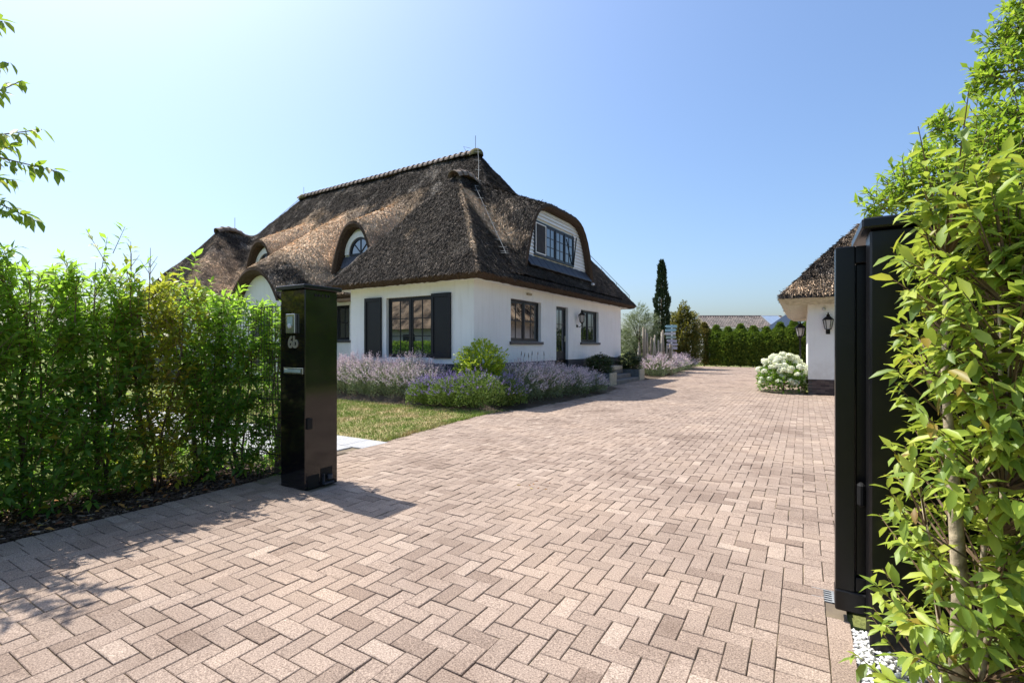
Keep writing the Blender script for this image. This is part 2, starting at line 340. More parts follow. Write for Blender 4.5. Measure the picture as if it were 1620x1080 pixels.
def put_leaves(root, P, D, N, L, W, mat, n_single, name='foliage', big=False):
    """the leaves that show largest become parts of their own, the rest one part"""
    base = np.array(root.location); u, v, d = proj(P)
    vis = (d > .3) & (u > -10) & (u < 1630) & (v > -10) & (v < 1090)
    score = np.where(vis, L / np.maximum(d, .3), -1); order = np.argsort(-score)
    n_single = min(n_single, int((score > 0).sum())); one, rest = order[:n_single], order[n_single:]
    Dn, s, Nn = basis(D, N)
    for i in one:
        o = link('leaf', unit_leaf(mat, i % 4), root)
        M = Matrix(((s[i,0]*W[i], Dn[i,0]*L[i], Nn[i,0]*W[i], P[i,0]-base[0]), (s[i,1]*W[i], Dn[i,1]*L[i], Nn[i,1]*W[i], P[i,1]-base[1]), (s[i,2]*W[i], Dn[i,2]*L[i], Nn[i,2]*W[i], P[i,2]-base[2]), (0,0,0,1)))
        o.matrix_basis = M
    V, T, Q = leaf_mesh_data(P[rest], D[rest], N[rest], L[rest], W[rest], big)
    o = link(name, mesh_arrays(name, V-base, T, Q, mat, True), root); o['kind'] = 'stuff'
    return o
def twig_leaves(A, B, per, L, W, spread=.9, lo=.25, updroop=-.15, jit=.25):
    """leaves set alternately along twigs A->B"""
    n = len(A); ax = nrm(B-A); ref = nrm(np.cross(ax, np.tile([[.1,.2,1.]], (n,1)))); r2 = np.cross(ax, ref)
    P, D, N = [], [], []
    for k in range(per):
        f = lo + (1-lo)*(k+rng.random(n)*.7)/per; f = np.minimum(f, 1)[:, None]
        an = (k*2.4 + rng.random(n)*.9)[:, None]; out = ref*np.cos(an) + r2*np.sin(an)
        sp = spread*(1.05-.55*f)
        d = nrm(ax*(1-sp*.5) + out*sp + np.array([0,0,updroop]) + rng.normal(size=(n,3))*jit)
        P.append(A+(B-A)*f); D.append(d); N.append(nrm(np.array([[0,0,1.]]) + rng.normal(size=(n,3))*.35 + ax*.3))
    P, D, N = map(np.concatenate, (P, D, N)); m = len(P)
    Lr = L*(.6+.6*rng.random(m)); return P, D, N, Lr, Lr/L*W*(.85+.3*rng.random(m))
def tube_arrays(A, B, r0, r1):
    n = len(A); ax = nrm(B-A); a = nrm(np.cross(ax, rng.normal(size=(n,3)))); b = np.cross(ax, a); V = []
    for k in range(3):
        an = 2*math.pi*k/3; o = a*math.cos(an)+b*math.sin(an); V += [A+o*np.reshape(r0,(-1,1)), B+o*np.reshape(r1,(-1,1))]
    V = np.stack(V, 1).reshape(-1, 3); o = (np.arange(n)*6)[:, None]
    return V, np.concatenate([o+np.array([q]) for q in ((0,2,3,1),(2,4,5,3),(4,0,1,5))])
def rand_dirs(n): return nrm(rng.normal(size=(n, 3)))

# ------------------------------------------------------------------ ground, driveway, path, lawn, beds
def sheet(name, pts, z, mat, parent=None):
    return MB().poly([(x, y, z) for x, y in pts]).build(name, mat, parent)
g = MB(); n = 64
g.poly([(1500*math.cos(2*math.pi*k/n), 1500*math.sin(2*math.pi*k/n), -.06) for k in range(n)])
tag(g.build('ground', MAT['field']), kind='structure', label='flat green ground reaching to the horizon around the plot')
EDGE = [(-3, -5.0), (3.0, -5.0), (3.5, -5.12), (5.3, -5.42), (7.5, -5.72), (8.6, -5.78), (9.6, -5.5), (12, -5.32), (14.3, -5.2), (16.4, -5.5), (16.8, -5.92), (20.9, -6.08), (21.4, -5.6), (26, -5.75), (33, -6.2), (37.4, -6.6)]
def xe(y): return np.interp(y, [e[0] for e in EDGE], [e[1] for e in EDGE])
drv = tag(link('driveway', None), kind='structure', label='driveway of pinkish herringbone concrete pavers')
def right_edge(y): return np.where(y < 3.42, -.108, np.where(y < 16.9, 4.0, np.where(y < 27.3, .0, 6.0)))
ys = np.linspace(-3, 37.4, 60)
pts = [(float(xe(y))-.02, float(y)) for y in ys]
pts_r = [(6.0, 37.4), (6.0, 27.3), (.05, 27.3), (.05, 16.95), (4.0, 16.95), (4.0, 3.3), (.2, 3.3), (.2, -3)]
sheet('sand_bed', pts_r[::-1] + pts[::-1], -.009, MAT['sand'], drv)
BW = .1065                                    # brick module
def bricks():
    C, A = [], []
    i0, i1, j0, j1 = int(-7/BW), int(6.2/BW), int(-1.5/BW), int(37.4/BW)
    I, J = np.meshgrid(np.arange(i0, i1), np.arange(j0, j1), indexing='ij'); k = (I - J) % 4
    h = k == 0; v = k == 2
    X = np.concatenate([(I[h]+1)*BW, (I[v]+.5)*BW]); Y = np.concatenate([(J[h]+.5)*BW, J[v]*BW])
    hor = np.concatenate([np.ones(h.sum(), bool), np.zeros(v.sum(), bool)])
    left = xe(Y) + np.where(Y < 3.05, .215, .04); re = right_edge(Y)
    ok = (X > left) & (X < re) & ~((X > .0) & (Y > 16.9) & (Y < 27.3)) & ~((X < -4.2) & (X > -4.65) & (Y > 3.05) & (Y < 3.48))
    X, Y, hor = X[ok], Y[ok], hor[ok]
    ci = np.concatenate([I[h], I[h]+1, I[v], I[v]]); cj = np.concatenate([J[h], J[h], J[v], J[v]-1]); okc = np.concatenate([ok[:h.sum()], ok[:h.sum()], ok[h.sum():], ok[h.sum():]])
    cx, cy = (ci[~okc]+.5)*BW, (cj[~okc]+.5)*BW
    q = (cx > xe(cy)+np.where(cy < 3.05, .215, .05)) & (cx < right_edge(cy)) & ~((cx > -.01) & (cy > 16.9) & (cy < 27.3)) & ~((cx < -4.2) & (cx > -4.65) & (cy > 3.05) & (cy < 3.48)) & (cy > -.8)
    X = np.concatenate([X, cx[q]]); Y = np.concatenate([Y, cy[q]]); half = np.zeros(len(X), bool); half[len(hor):] = True; hor = np.concatenate([hor, np.ones(q.sum(), bool)])
    # soldier courses along the edges
    yy = np.arange(-1.2, 3.05, BW); X = np.concatenate([X, np.full(len(yy), -4.895)]); Y = np.concatenate([Y, yy]); hor = np.concatenate([hor, np.ones(len(yy), bool)])
    yy = np.arange(-.8, 3.38, BW); X = np.concatenate([X, np.full(len(yy), -.001)]); Y = np.concatenate([Y, yy]); hor = np.concatenate([hor, np.ones(len(yy), bool)])
    yy = np.arange(1.93, 3.0, .208); X = np.concatenate([X, np.full(len(yy), .158)]); Y = np.concatenate([Y, yy]); hor = np.concatenate([hor, np.zeros(len(yy), bool)])
    half = np.concatenate([half, np.zeros(len(X)-len(half), bool)])
    return X, Y, hor, half
BX, BY, BH, BHALF = bricks()
def brick_template(lx, ly, ch=.005, hgt=.07):
    x, y = lx/2, ly/2; V = []
    for (a, z) in ((0, -hgt), (0, -ch), (ch, 0)):
        V += [(-x+a, -y+a, z), (x-a, -y+a, z), (x-a, y-a, z), (-x+a, y-a, z)]
    F = [(8,9,10,11)] + [(b+i, b+(i+1)%4, b+4+(i+1)%4, b+4+i) for b in (0,4) for i in range(4)]
    return np.array(V), np.array(F)
bu, bv, bd = proj(np.stack([BX, BY, np.zeros_like(BX)], 1))
inview = (bd > 1) & ~BHALF & (bu > 0) & (bu < 1620) & (bv < 1080)
near = np.argsort(np.where(inview, bd, 99))[:300]; isnear = np.zeros(len(BX), bool); isnear[near] = True
NB = len(BX); gap = .0055
bl = np.where(BH & ~BHALF, 2*BW, BW) - gap + rng.normal(0, .0012, NB); bw_ = np.where(BH, BW, 2*BW) - gap + rng.normal(0, .0012, NB)
brz = rng.normal(0, .009, NB); bz = rng.normal(0, .0016, NB); tx = rng.normal(0, .010, NB); ty = rng.normal(0, .010, NB)
Vt, Ft = brick_template(1, 1, 0, .07)
def brick_verts(idx, hgt):
    ch = .0032; out = np.zeros((len(idx), 12, 3)); sx = np.array([-1,1,1,-1]); sy = np.array([-1,-1,1,1])
    for r, (a, z) in enumerate(((0, -hgt), (0, -ch), (ch, 0))):
        lx = sx[None]*(bl[idx][:, None]/2-a); ly = sy[None]*(bw_[idx][:, None]/2-a); c, s = np.cos(brz[idx])[:, None], np.sin(brz[idx])[:, None]
        q = out[:, r*4:r*4+4]; q[..., 0] = lx*c-ly*s+BX[idx][:, None]+rng.normal(0,.0008,(len(idx),4)); q[..., 1] = lx*s+ly*c+BY[idx][:, None]+rng.normal(0,.0008,(len(idx),4))
        q[..., 2] = z + bz[idx][:, None] + lx*tx[idx][:, None] + ly*ty[idx][:, None]
    return out.reshape(-1, 3)
rest = np.where(~isnear)[0]
V = brick_verts(rest, .03); F = ((np.arange(len(rest))*12)[:, None, None] + Ft[None]).reshape(-1, 4)
o = link('brick_field', mesh_arrays('brick_field', V, None, F, MAT['paver']), drv); o['kind'] = 'stuff'
bm_h = [None, None]
for h in (0, 1):
    V_, F_ = brick_template(2*BW-gap if h else BW-gap, BW-gap if h else 2*BW-gap, .0032, .03); bm_h[h] = mesh_arrays('brick', V_, None, F_, MAT['paver'])
for i in near:
    o = link('brick', bm_h[int(BH[i])], drv, (BX[i], BY[i], bz[i])); o.rotation_euler = (ty[i]*.8, -tx[i]*.8, brz[i])
# garden path of grey slabs
pth = tag(link('garden_path', None), kind='structure', label='pale grey slab path branching off the driveway')
sheet('path_bed', [(-5.3, 3.75), (-5.42, 5.3), (-16, 5.4), (-16, 3.75)], -.016, MAT['sand'], pth)
for i in range(26):
    for j in range(3):
        x = -5.52 - i*.405 + (.2 if j % 2 else 0); 
        if x > float(xe(3.8+j*.5)) - .15: continue
        MB().box(x-.2, x+.2, 3.78+j*.505, 4.275+j*.505, -.05, .004+random.uniform(-.002, .002), .004).build('slab', MAT['slab'], pth)
# lawn
lw = [(-5.46, 5.31), (-5.6, 6.5), (-5.74, 7.5), (-5.82, 8.7), (-6.6, 8.9), (-14.5, 9.4), (-14.5, 5.36)]
tag(sheet('lawn', lw, -.004, MAT['turf']), kind='structure', label='sunburnt patchy lawn between path and lavender bed')
m = 52000; gx = rng.uniform(-14.5, -5.4, m); gy = rng.uniform(5.3, 9.3, m); k = gx < xe(gy)-.03-.05*rng.random(m); gx, gy = gx[k], gy[k]; m = len(gx)
P = np.stack([gx, gy, np.full(m, -.004)], 1); D = rng.normal(size=(m,3))*.55 + np.array([0,0,1.])
V, Q = quad_blades(P, D, .02+.035*rng.random(m), .008+.006*rng.random(m))
tag(link('lawn_grass', mesh_arrays('lawn_grass', V, None, Q, MAT['grass'])), 'short patchy grass blades, partly dried brown', 'grass', kind='stuff')
# longer grass fringe on the driveway edge
m = 2600; gy = rng.uniform(5.3, 8.8, m); gx = xe(gy) - .02 + rng.normal(0, .035, m)
P = np.stack([gx, gy, np.full(m, -.006)], 1); V, Q = quad_blades(P, rng.normal(size=(m,3))*.6+np.array([.15,0,1.]), .03+.06*rng.random(m), .009)
tag(link('edge_grass', mesh_arrays('edge_grass', V, None, Q, MAT['grass'])), 'ragged grass fringe spilling over the driveway edge', 'grass', kind='stuff')
# grass behind the left hedge
m = 16000; gx = rng.uniform(-12, -5.9, m); gy = rng.uniform(-1, 3.7, m); P = np.stack([gx, gy, np.full(m, -.06)], 1)
V, Q = quad_blades(P, rng.normal(size=(m,3))*.4+np.array([0,0,1.]), .06+.08*rng.random(m), .012)
tag(link('garden_grass', mesh_arrays('garden_grass', V, None, Q, MAT['straw'])), 'pale green grass seen through the hedge', 'grass', kind='stuff')
# flower bed, rising to the house
nx, ny = 60, 90; gx = np.linspace(0, 1, nx); gy = np.linspace(8.75, 21.5, ny); X = np.zeros((ny, nx)); Y = np.zeros((ny, nx))
for j, y in enumerate(gy): X[j] = xe(y)-.03 + gx*(-14.5-(xe(y)-.03)); Y[j] = y
tt = np.minimum((xe(Y)-X)/1.9, (Y-8.85)/1.15).clip(0, 1); Z = .55*tt*tt*(3-2*tt) - .005 + rng.normal(0, .008, X.shape)
ii = np.arange(nx*ny).reshape(ny, nx); Q = np.stack([ii[:-1,:-1], ii[:-1,1:], ii[1:,1:], ii[1:,:-1]], -1).reshape(-1, 4)[:, ::-1]
tag(link('flower_bed', mesh_arrays('flower_bed', np.stack([X,Y,Z],-1).reshape(-1,3), None, Q, MAT['soil'], True)), kind='structure', label='earth bed rising from the driveway to the house wall')
def bed_z(x, y):
    t = max(0, min(1, min((float(xe(y))-x)/1.9, (y-8.85)/1.15))); return .55*t*t*(3-2*t)-.005
sheet_far = [(-5.6, 21.2), (-5.78, 26), (-6.2, 33), (-6.6, 37.4), (-16, 37.4), (-16, 21.2)]
tag(sheet('far_flower_bed', sheet_far, -.002, MAT['soil']), kind='structure', label='earth bed beyond the steps beside the driveway')
# mulch strip under the left hedge
mul = [(-5.01, -2), (-5.01, 3.1), (-5.3, 3.55), (-6.2, 3.55), (-6.2, -2)]
tag(sheet('mulch_bed', mul, -.012, MAT['mulchbed']), kind='structure', label='dark mulch strip along the foot of the left hedge')
m = 7500; P = np.stack([-5.02-1.1*rng.random(m)**1.3, rng.uniform(-.5, 3.2, m), rng.uniform(-.012, .012, m)], 1)
D = rng.normal(size=(m,3))*np.array([1,1,.25]); V, Q = quad_blades(P, D, .02+.05*rng.random(m), .006+.012*rng.random(m), .7)
tag(link('bark_chips', mesh_arrays('bark_chips', V, None, Q, MAT['mulch'])), 'loose brown bark chips under the hedge', 'mulch', kind='stuff')
m = 420; P = np.stack([-5.03-.95*rng.random(m), rng.uniform(.2, 3.0, m), rng.uniform(.0, .03, m)], 1)
L = .04+.05*rng.random(m); V, T, _ = leaf_mesh_data(P, rng.normal(size=(m,3))*np.array([1,1,.2]), np.array([[0,0,1.]])+rng.normal(size=(m,3))*.4, L, L*.45, False, .3, .2)
tag(link('fallen_leaves', mesh_arrays('fallen_leaves', V, T, None, MAT['deadleaf'], True)), 'orange and yellow dead leaves on the mulch', 'leaves', kind='stuff')
# white pebbles by the right gate post
tag(sheet('pebble_bed', [(.2, .8), (2.6, .8), (2.6, 2.95), (.2, 2.95)], -.02, MAT['bluestone']), kind='structure', label='pebble bed at the foot of the right gate post')
m = 7500; px = .215 + rng.random(m)**1.3*1.6; py = rng.uniform(1.3, 3.0, m); pr = .008+.011*rng.random(m)
ico = np.array([(0,0,1),(1,0,0),(0,1,0),(-1,0,0),(0,-1,0),(0,0,-.6)]); fi = np.array([(0,1,2),(0,2,3),(0,3,4),(0,4,1),(5,2,1),(5,3,2),(5,4,3),(5,1,4)])
jit = 1+.35*rng.normal(size=(m,6,3))*.5; V = ico[None]*jit*pr[:,None,None]*np.array([1,1,.7]); V[...,0] += px[:,None]; V[...,1] += py[:,None]; V[...,2] += (-.012+rng.random(m)*.02)[:,None]
tag(link('white_pebbles', mesh_arrays('white_pebbles', V.reshape(-1,3), ((np.arange(m)*6)[:,None,None]+fi[None]).reshape(-1,3), None, MAT['pebble'], True)), 'loose white pebbles around the right gate post', 'pebbles', kind='stuff')
tag(MB().box(.11, .245, 1.60, 1.905, -.05, .008, .006).build('edging_stone', MAT['bluestone']), 'blue grey edging stone at the corner of the white pebbles', 'edging stone')
tw = MB()
for i in range(26):
    p = Vector((random.uniform(-2.6, -2.2), random.uniform(4.3, 4.6), .001)) if i < 8 else Vector((random.uniform(.12, .3), random.uniform(1.55, 1.9), .012))
    a = random.uniform(0, 6.28); tw.obox(p, Vector((math.cos(a), math.sin(a), 0))*.03, Vector((-math.sin(a), math.cos(a), 0))*.008, (0,0,.004))
tag(tw.build('leaf_litter', MAT['deadleaf']), 'few brown leaf scraps on the paving', 'litter', kind='stuff')

# ------------------------------------------------------------------ the thatched house (own axes, turned 1 degree)
HA = R(-1.0); HC = Vector((-16.9, 15.65, 0))
def hw(x, y, z=0):
    v = Vector((x, y, z)); c, s = math.cos(HA), math.sin(HA); return Vector((v.x*c-v.y*s, v.x*s+v.y*c, v.z))
house = thing('thatched_house', 'white house with big thatched hipped roof and thatched dormers', 'house', hw(HC.x, HC.y), HA)
def hb(mb, name, mat, parent=house, smooth=False):
    mb.v = [(x-HC.x, y-HC.y, z) for x, y, z in mb.v]; return mb.build(name, mat, parent, smooth)
def ha(V): return np.asarray(V) - np.array([HC.x, HC.y, 0])
S, Z0 = 1.305, 3.42
XR, XL, YF, YB = -6.98, -26.82, 9.63, 21.67
def smin(a, b, k=.14): h = np.clip(.5+.5*(b-a)/k, 0, 1); return b*(1-h)+a*h-k*h*(1-h)
def smax(a, b, k=.14): return -smin(-a, -b, k)
def roof_z(x, y):
    xs = -33.8-x
    r = S*(XR-x); l = S*(x-XL)
    main = smin(smin(r, l), smin(S*(y-11.26), S*(20.04-y)))
    fb = smin(S*(y-YF), S*(YB-y))
    wr = smin(smin(r, S*(x+12.56)), fb); wl = smin(smin(S*(XR-xs), S*(xs+12.56)), fb)
    return Z0 + smax(smax(main, wr, .25), wl, .25)
def lin(a, b, step): return list(np.linspace(a, b, max(2, int(round((b-a)/step))+1)))
def pale_at(x): return np.where(x < -11.9, 1.0, .22)
def lit_straw_at(x, y, z):  # golden where thatch is newer, with sunlight on hoods and flank painted in
    f = np.zeros_like(x)
    for (cx, cy, cz, r, w) in ((-14, 12.8, 6.0, 1.8, 1.0), (-19.8, 12.8, 6.0, 1.9, 1.0), (-16.9, 12.0, 5.2, 2.6, .95), (-21.8, 11.5, 5, 1.9, .7), (-12.6, 12.0, 4.6, 1.3, .75)):
        f = np.maximum(f, w*np.exp(-(((x-cx)/r)**2+((y-cy)/(r*.8))**2)))
    f = np.maximum(f, 1.0*np.exp(-((y-12.2)/.5)**2)*np.clip((7.3-z)/1.2, 0, 1)*(x > -9.2)*np.clip((z-4.1)/.8, 0, 1))
    f = np.maximum(f, .3*np.exp(-((y-15.)/1.9)**2)*np.exp(-((x+8.2)/1)**2))
    # pale worn hip lines
    f = np.maximum(f, .5*np.exp(-(((XR-x)-(y-YF))/.16)**2)*(y < 12.6)*(x > -10))
    return f
gx = lin(XL, -21.24, .1)[:-1] + lin(-21.24, -12.56, .1)[:-1] + lin(-12.56, XR, .1); gy = lin(YF, 11.26, .1)[:-1] + lin(11.26, 20.04, .1)[:-1] + lin(20.04, YB, .1)
X, Y = np.meshgrid(gx, gy); Z = roof_z(X, Y)
cx = (X[:-1,:-1]+X[1:,1:])/2; cy = (Y[:-1,:-1]+Y[1:,1:])/2; keep = roof_z(cx, cy) > Z0+.01
ii = np.arange(X.size).reshape(X.shape); Q = np.stack([ii[:-1,:-1], ii[:-1,1:], ii[1:,1:], ii[1:,:-1]], -1)[keep]
used = np.zeros(X.size, bool); used[Q.ravel()] = True; Z = np.maximum(Z, Z0)
lump = np.zeros(X.shape)
for k in range(26):
    kx, ky = rng.normal(0, 3.2, 2); lump += .008*np.sin(X*kx+Y*ky+rng.random()*6)
Zn = Z + (lump + rng.normal(0, .012, X.shape))*np.clip((Z-Z0)*3, 0, 1)
remap = np.cumsum(used)-1; Vr = np.stack([X, Y, Zn], -1).reshape(-1, 3)[used]; Qr = remap[Q]
fr = lit_straw_at(Vr[:,0], Vr[:,1], Vr[:,2])
roof = link('thatched_roof', mesh_arrays('thatched_roof', ha(Vr), None, Qr, MAT['thatch'], True, {'lit_straw': fr, 'pale': pale_at(Vr[:,0])}), house)
samples_V = [Vr]; samples_Q = [Qr]
# cut edge and soffit
poly = [(XR,YF), (-12.56,YF), (-12.56,11.26), (-21.24,11.26), (-21.24,YF), (XL,YF), (XL,YB), (-21.24,YB), (-21.24,20.04), (-12.56,20.04), (-12.56,YB), (XR,YB)]
def inset(poly, d):
    out = []; n = len(poly)
    for i in range(n):
        a, b, c = (np.array(poly[j % n], float) for j in (i-1, i, i+1)); e1 = (b-a)/np.linalg.norm(b-a); e2 = (c-b)/np.linalg.norm(c-b)
        out.append(tuple(b + d*np.array([e1[1], -e1[0]]) + d*np.array([e2[1], -e2[0]])))
    return out
def strip(p0, z0, p1, z1, mb, n=40, j=0):
    for i in range(len(p0)):
        a0, b0, a1, b1 = (np.array(q) for q in (p0[i], p0[(i+1)%len(p0)], p1[i], p1[(i+1)%len(p0)])); prev = None
        for k in range(n+1):
            t = k/n; q0 = a0+(b0-a0)*t; q1 = a1+(b1-a1)*t; w = random.gauss(0, j)
            cur = ((q0[0], q0[1], z0), (q1[0], q1[1], z1+w)) if 0 < k < n else ((q0[0], q0[1], z0), (q1[0], q1[1], z1))
            if prev: mb.quad(prev[0], cur[0], cur[1], prev[1])
            prev = cur
e = MB(); strip(poly, Z0, inset(poly, -.11), 3.255, e, 90, .012); hb(e, 'thatch_edge', MAT['thatch'], roof)
e = MB(); strip(inset(poly, -.11), 3.26, inset(poly, -.02), 3.15, e, 60, .008); strip(inset(poly, -.02), 3.15, inset(poly, .10), 3.12, e, 60, .006); hb(e, 'thatch_cut', MAT['thatch_cut'], roof)
e = MB(); strip(inset(poly, .095), 3.128, inset(poly, .47), 3.15, e, 1); hb(e, 'soffit', MAT['white_wood'])
# thatched hoods over dormers and porch
def hood(name, fmap, ac, lip, back, apex, slope, w, A, p, depth, dom, k=.38, zfloor=None, inner=.22, step=.07):
    rz = lambda a, b: roof_z(*fmap(a, b))
    hz = lambda a, b: apex + slope*(b-lip) - A*np.abs((a-ac)/w)**p
    a_ = np.linspace(ac-dom, ac+dom, int(2*dom/step)+1); b_ = np.linspace(lip, back, int((back-lip)/step)+1); A_, B_ = np.meshgrid(a_, b_)
    base = rz(A_, B_); H_ = smax(hz(A_, B_), base, k); keepv = (H_ > base+.002)
    if zfloor: keepv &= H_ > zfloor
    X_, Y_ = fmap(A_, B_); H2 = H_ + .006 + rng.normal(0, .01, H_.shape)
    ii = np.arange(A_.size).reshape(A_.shape); kk = keepv[:-1,:-1] & keepv[1:,:-1] & keepv[:-1,1:] & keepv[1:,1:] if zfloor else keepv[:-1,:-1] | keepv[1:,1:] | keepv[1:,:-1] | keepv[:-1,1:]
    Q = np.stack([ii[:-1,:-1], ii[:-1,1:], ii[1:,1:], ii[1:,:-1]], -1)[kk]
    us = np.zeros(A_.size, bool); us[Q.ravel()] = True; rm = np.cumsum(us)-1; V = np.stack([X_, Y_, H2], -1).reshape(-1, 3)[us]; Q = rm[Q]
    fr = np.clip(lit_straw_at(V[:,0], V[:,1], V[:,2]) + .05, 0, 1)
    if fmap(0., 1.)[0] == -1: Q = Q[:, ::-1] if False else Q
    o = link(name, mesh_arrays(name, ha(V), None, Q, MAT['thatch'], True, {'lit_straw': fr, 'pale': pale_at(V[:,0])}), roof); samples_V.append(V); samples_Q.append(Q)
    # lip and the reveal under it
    wo = w*1.0; N = 60; out, inn = [], []
    # half width where the hood meets the roof
    ts = np.linspace(0, dom, 400); dz = hz(ac+ts, lip+0*ts) - (rz(ac+ts, lip+0*ts) if not zfloor else zfloor); wo = ts[np.argmax(dz < -.05)] if (dz < -.05).any() else dom
    wi = wo-inner
    for q in np.linspace(-1, 1, N+1):
        t = math.sin(q*math.pi/2); a = ac+wo*t; zo = float(smax(hz(np.array([a]), np.array([lip])), rz(np.array([a]), np.array([lip])), k)[0])
        out.append((a, lip, zo+.006)); a2 = ac+wi*t
        zi = apex-inner - (A)*abs(t*wi/(wi+.02*w))**p*1.0
        zi = apex-inner - (apex-inner-(float(rz(np.array([a2]), np.array([lip]))[0])-.1 if not zfloor else zfloor))*abs(t)**(p*1.15)
        inn.append((a2, lip+.05, zi))
    mb = MB(); mid = [tuple(.5*(o_[i]+q_[i]) for i in range(3)) for o_, q_ in zip(out, inn)]; mid = [(a, lip-.03, z) for a, b, z in mid]
    mp = lambda p_: (*[float(c) for c in fmap(p_[0], p_[1])], p_[2])
    for i in range(N):
        mb.quad(mp(out[i]), mp(out[i+1]), mp(mid[i+1]), mp(mid[i])); mb.quad(mp(mid[i]), mp(mid[i+1]), mp(inn[i+1]), mp(inn[i]))
        i0 = (inn[i][0], lip+depth, inn[i][2]); i1 = (inn[i+1][0], lip+depth, inn[i+1][2]); mb.quad(mp(inn[i]), mp(inn[i+1]), mp(i1), mp(i0))
    hb(mb, 'hood_lip', MAT['thatch_cut'], roof, True)
    return inn, mp
fY = lambda a, b: (a, b); fX = lambda a, b: (-b, a)
def gable(inn, b, mp, zb, mat, name):
    mb = MB(); top = [(a, b, z) for a, _, z in inn]
    for i in range(len(top)-1):
        a, c = top[i], top[i+1]; mb.quad(mp((a[0], b, min(zb, a[2]))), mp((c[0], b, min(zb, c[2]))), mp(c), mp(a))
    return hb(mb, name, mat)
for xc in (-14.0, -19.8):
    inn, mp = hood('dormer_hood', fY, xc, 11.70, 15.4, 5.9, .52, 1.18, 1.8, 2.3, .40, 2.5)
    gable(inn, 12.06, mp, 3.9, MAT['render'], 'dormer_wall')
    # lunette window: half ring, glass, bars, lead apron
    cx_, cz_, r_ = xc+.10, 4.80, .58; yw = 11.99
    tr_ = MB()
    for i in range(20):
        a0, a1 = math.pi*i/20, math.pi*(i+1)/20; q = [Vector((cx_+rr*math.cos(a), yy, cz_-.02+rr*math.sin(a))) for rr in (.80, .585) for yy in (yw-.03, yw+.05) for a in (a0, a1)]
        tr_.quad(q[0], q[1], q[5], q[4]); tr_.quad(q[0], q[2], q[3], q[1]); tr_.quad(q[4], q[5], q[7], q[6])
    hb(tr_, 'arch_trim', MAT['white_wood'])
    ring = MB(); segs = 20
    for i in range(segs):
        a0, a1 = math.pi*i/segs, math.pi*(i+1)/segs
        q = [Vector((cx_+rr*math.cos(a), yy, cz_+rr*math.sin(a))) for rr in (r_, r_-.09) for yy in (yw, yw+.06) for a in (a0, a1)]
        ring.quad(q[0], q[1], q[5], q[4]); ring.quad(q[0], q[2], q[3], q[1]); ring.quad(q[4], q[5], q[7], q[6])
    ring.box(cx_-r_, cx_+r_, yw, yw+.06, cz_-.07, cz_)
    for an in (45, 90, 135): 
        d = Vector((math.cos(R(an)), 0, math.sin(R(an)))); ring.obox(Vector((cx_, yw+.012, cz_))-Vector((d.z,0,-d.x))*.014, d*(r_-.06), Vector((d.z,0,-d.x))*.028, (0,.03,0))
    fr_ = hb(ring, 'lunette_window', MAT['anthracite'])
    gl = MB(); gl.poly([(cx_+(r_-.05)*math.cos(math.pi*i/20), yw+.035, cz_+(r_-.05)*math.sin(math.pi*i/20)) for i in range(21)][::-1]); hb(gl, 'pane', MAT['glass'], fr_)
    ap = MB()
    for i in range(9):
        x0 = cx_-.82+i*.182; ap.obox((x0, 11.80, float(roof_z(np.array([x0]), np.array([11.80]))[0])+.12), (.176,0,0), (0,.17,.44), (0,-.03,.02), .01)
    hb(ap, 'lead_apron', MAT['lead'], roof)
inn_b, mpb = hood('dormer_hood', fX, 14.95, 7.22, 10.6, 6.02, .40, 2.56, 2.0, 4.6, .27, 3.7, k=.5, inner=.17)
inn_p, mpp = hood('porch_hood', fY, -16.85, 9.72, 15.6, 4.24, .70, 1.72, 1.5, 2.1, .42, 2.6, zfloor=3.0, inner=.25, step=.06)
gable(inn_p, 10.1, mpp, .4, MAT['render'], 'porch_wall')
pd = MB().box(-17.5, -16.2, 10.03, 10.09, .55, 2.9, .01); hb(pd, 'porch_door', MAT['anthracite'])
# reeds: thin stubs over every visible slope
RV, RQ, RF = [], [], []
eo = inset(poly, -.11); ev, eq = [], []
for i in range(len(poly)):
    n0 = len(ev); ev += [(*poly[i], Z0), (*poly[(i+1)%12], Z0), (*eo[(i+1)%12], 3.255), (*eo[i], 3.255)]; eq.append((n0, n0+1, n0+2, n0+3))
samples_V.append(np.array(ev)); samples_Q.append(np.array(eq))
for V, Q in zip(samples_V, samples_Q):
    a, b, c, d = (V[Q[:, i]] for i in range(4)); N = np.cross(c-a, d-b); ar = np.linalg.norm(N, axis=1)/2; N = N/np.maximum(ar[:,None]*2, 1e-9); N *= np.sign(N[:, 2:3]+1e-9)
    cen = (a+b+c+d)/4; face = (N*(np.array([0,0,CAM_H])-cen)).sum(1) > 0; wgt = ar*face
    m = int(wgt.sum()*1300); f = rng.choice(len(Q), m, p=wgt/wgt.sum()); s_, t_ = rng.random((2, m, 1))
    Pp = (a[f]*(1-s_)+b[f]*s_)*(1-t_)+(d[f]*(1-s_)+c[f]*s_)*t_; n_ = N[f]
    dn = np.tile([[0,0,-1.]], (m,1)); dn = nrm(dn - n_*(dn*n_).sum(1,keepdims=True) + 1e-4) ; Dd = nrm(dn + n_*(.14+.30*rng.random((m,1))) + rng.normal(size=(m,3))*.16)
    Lr = .035+.07*rng.random(m)+.07*rng.random(m)**3; sd_ = nrm(np.cross(Dd, n_)); q_ = rng.random(m)**2.2; Wr = (.009+.024*q_)[:, None]; Pp = Pp - Dd*.02
    vv = np.stack([Pp-sd_*Wr/2, Pp+sd_*Wr/2, Pp+Dd*Lr[:,None]+sd_*Wr*.35, Pp+Dd*Lr[:,None]-sd_*Wr*.35], 1).reshape(-1,3)
    RQ.append((np.arange(m)*4)[:, None]+np.array([[0,1,2,3]])+sum(len(q) for q in RV)); RV.append(vv)
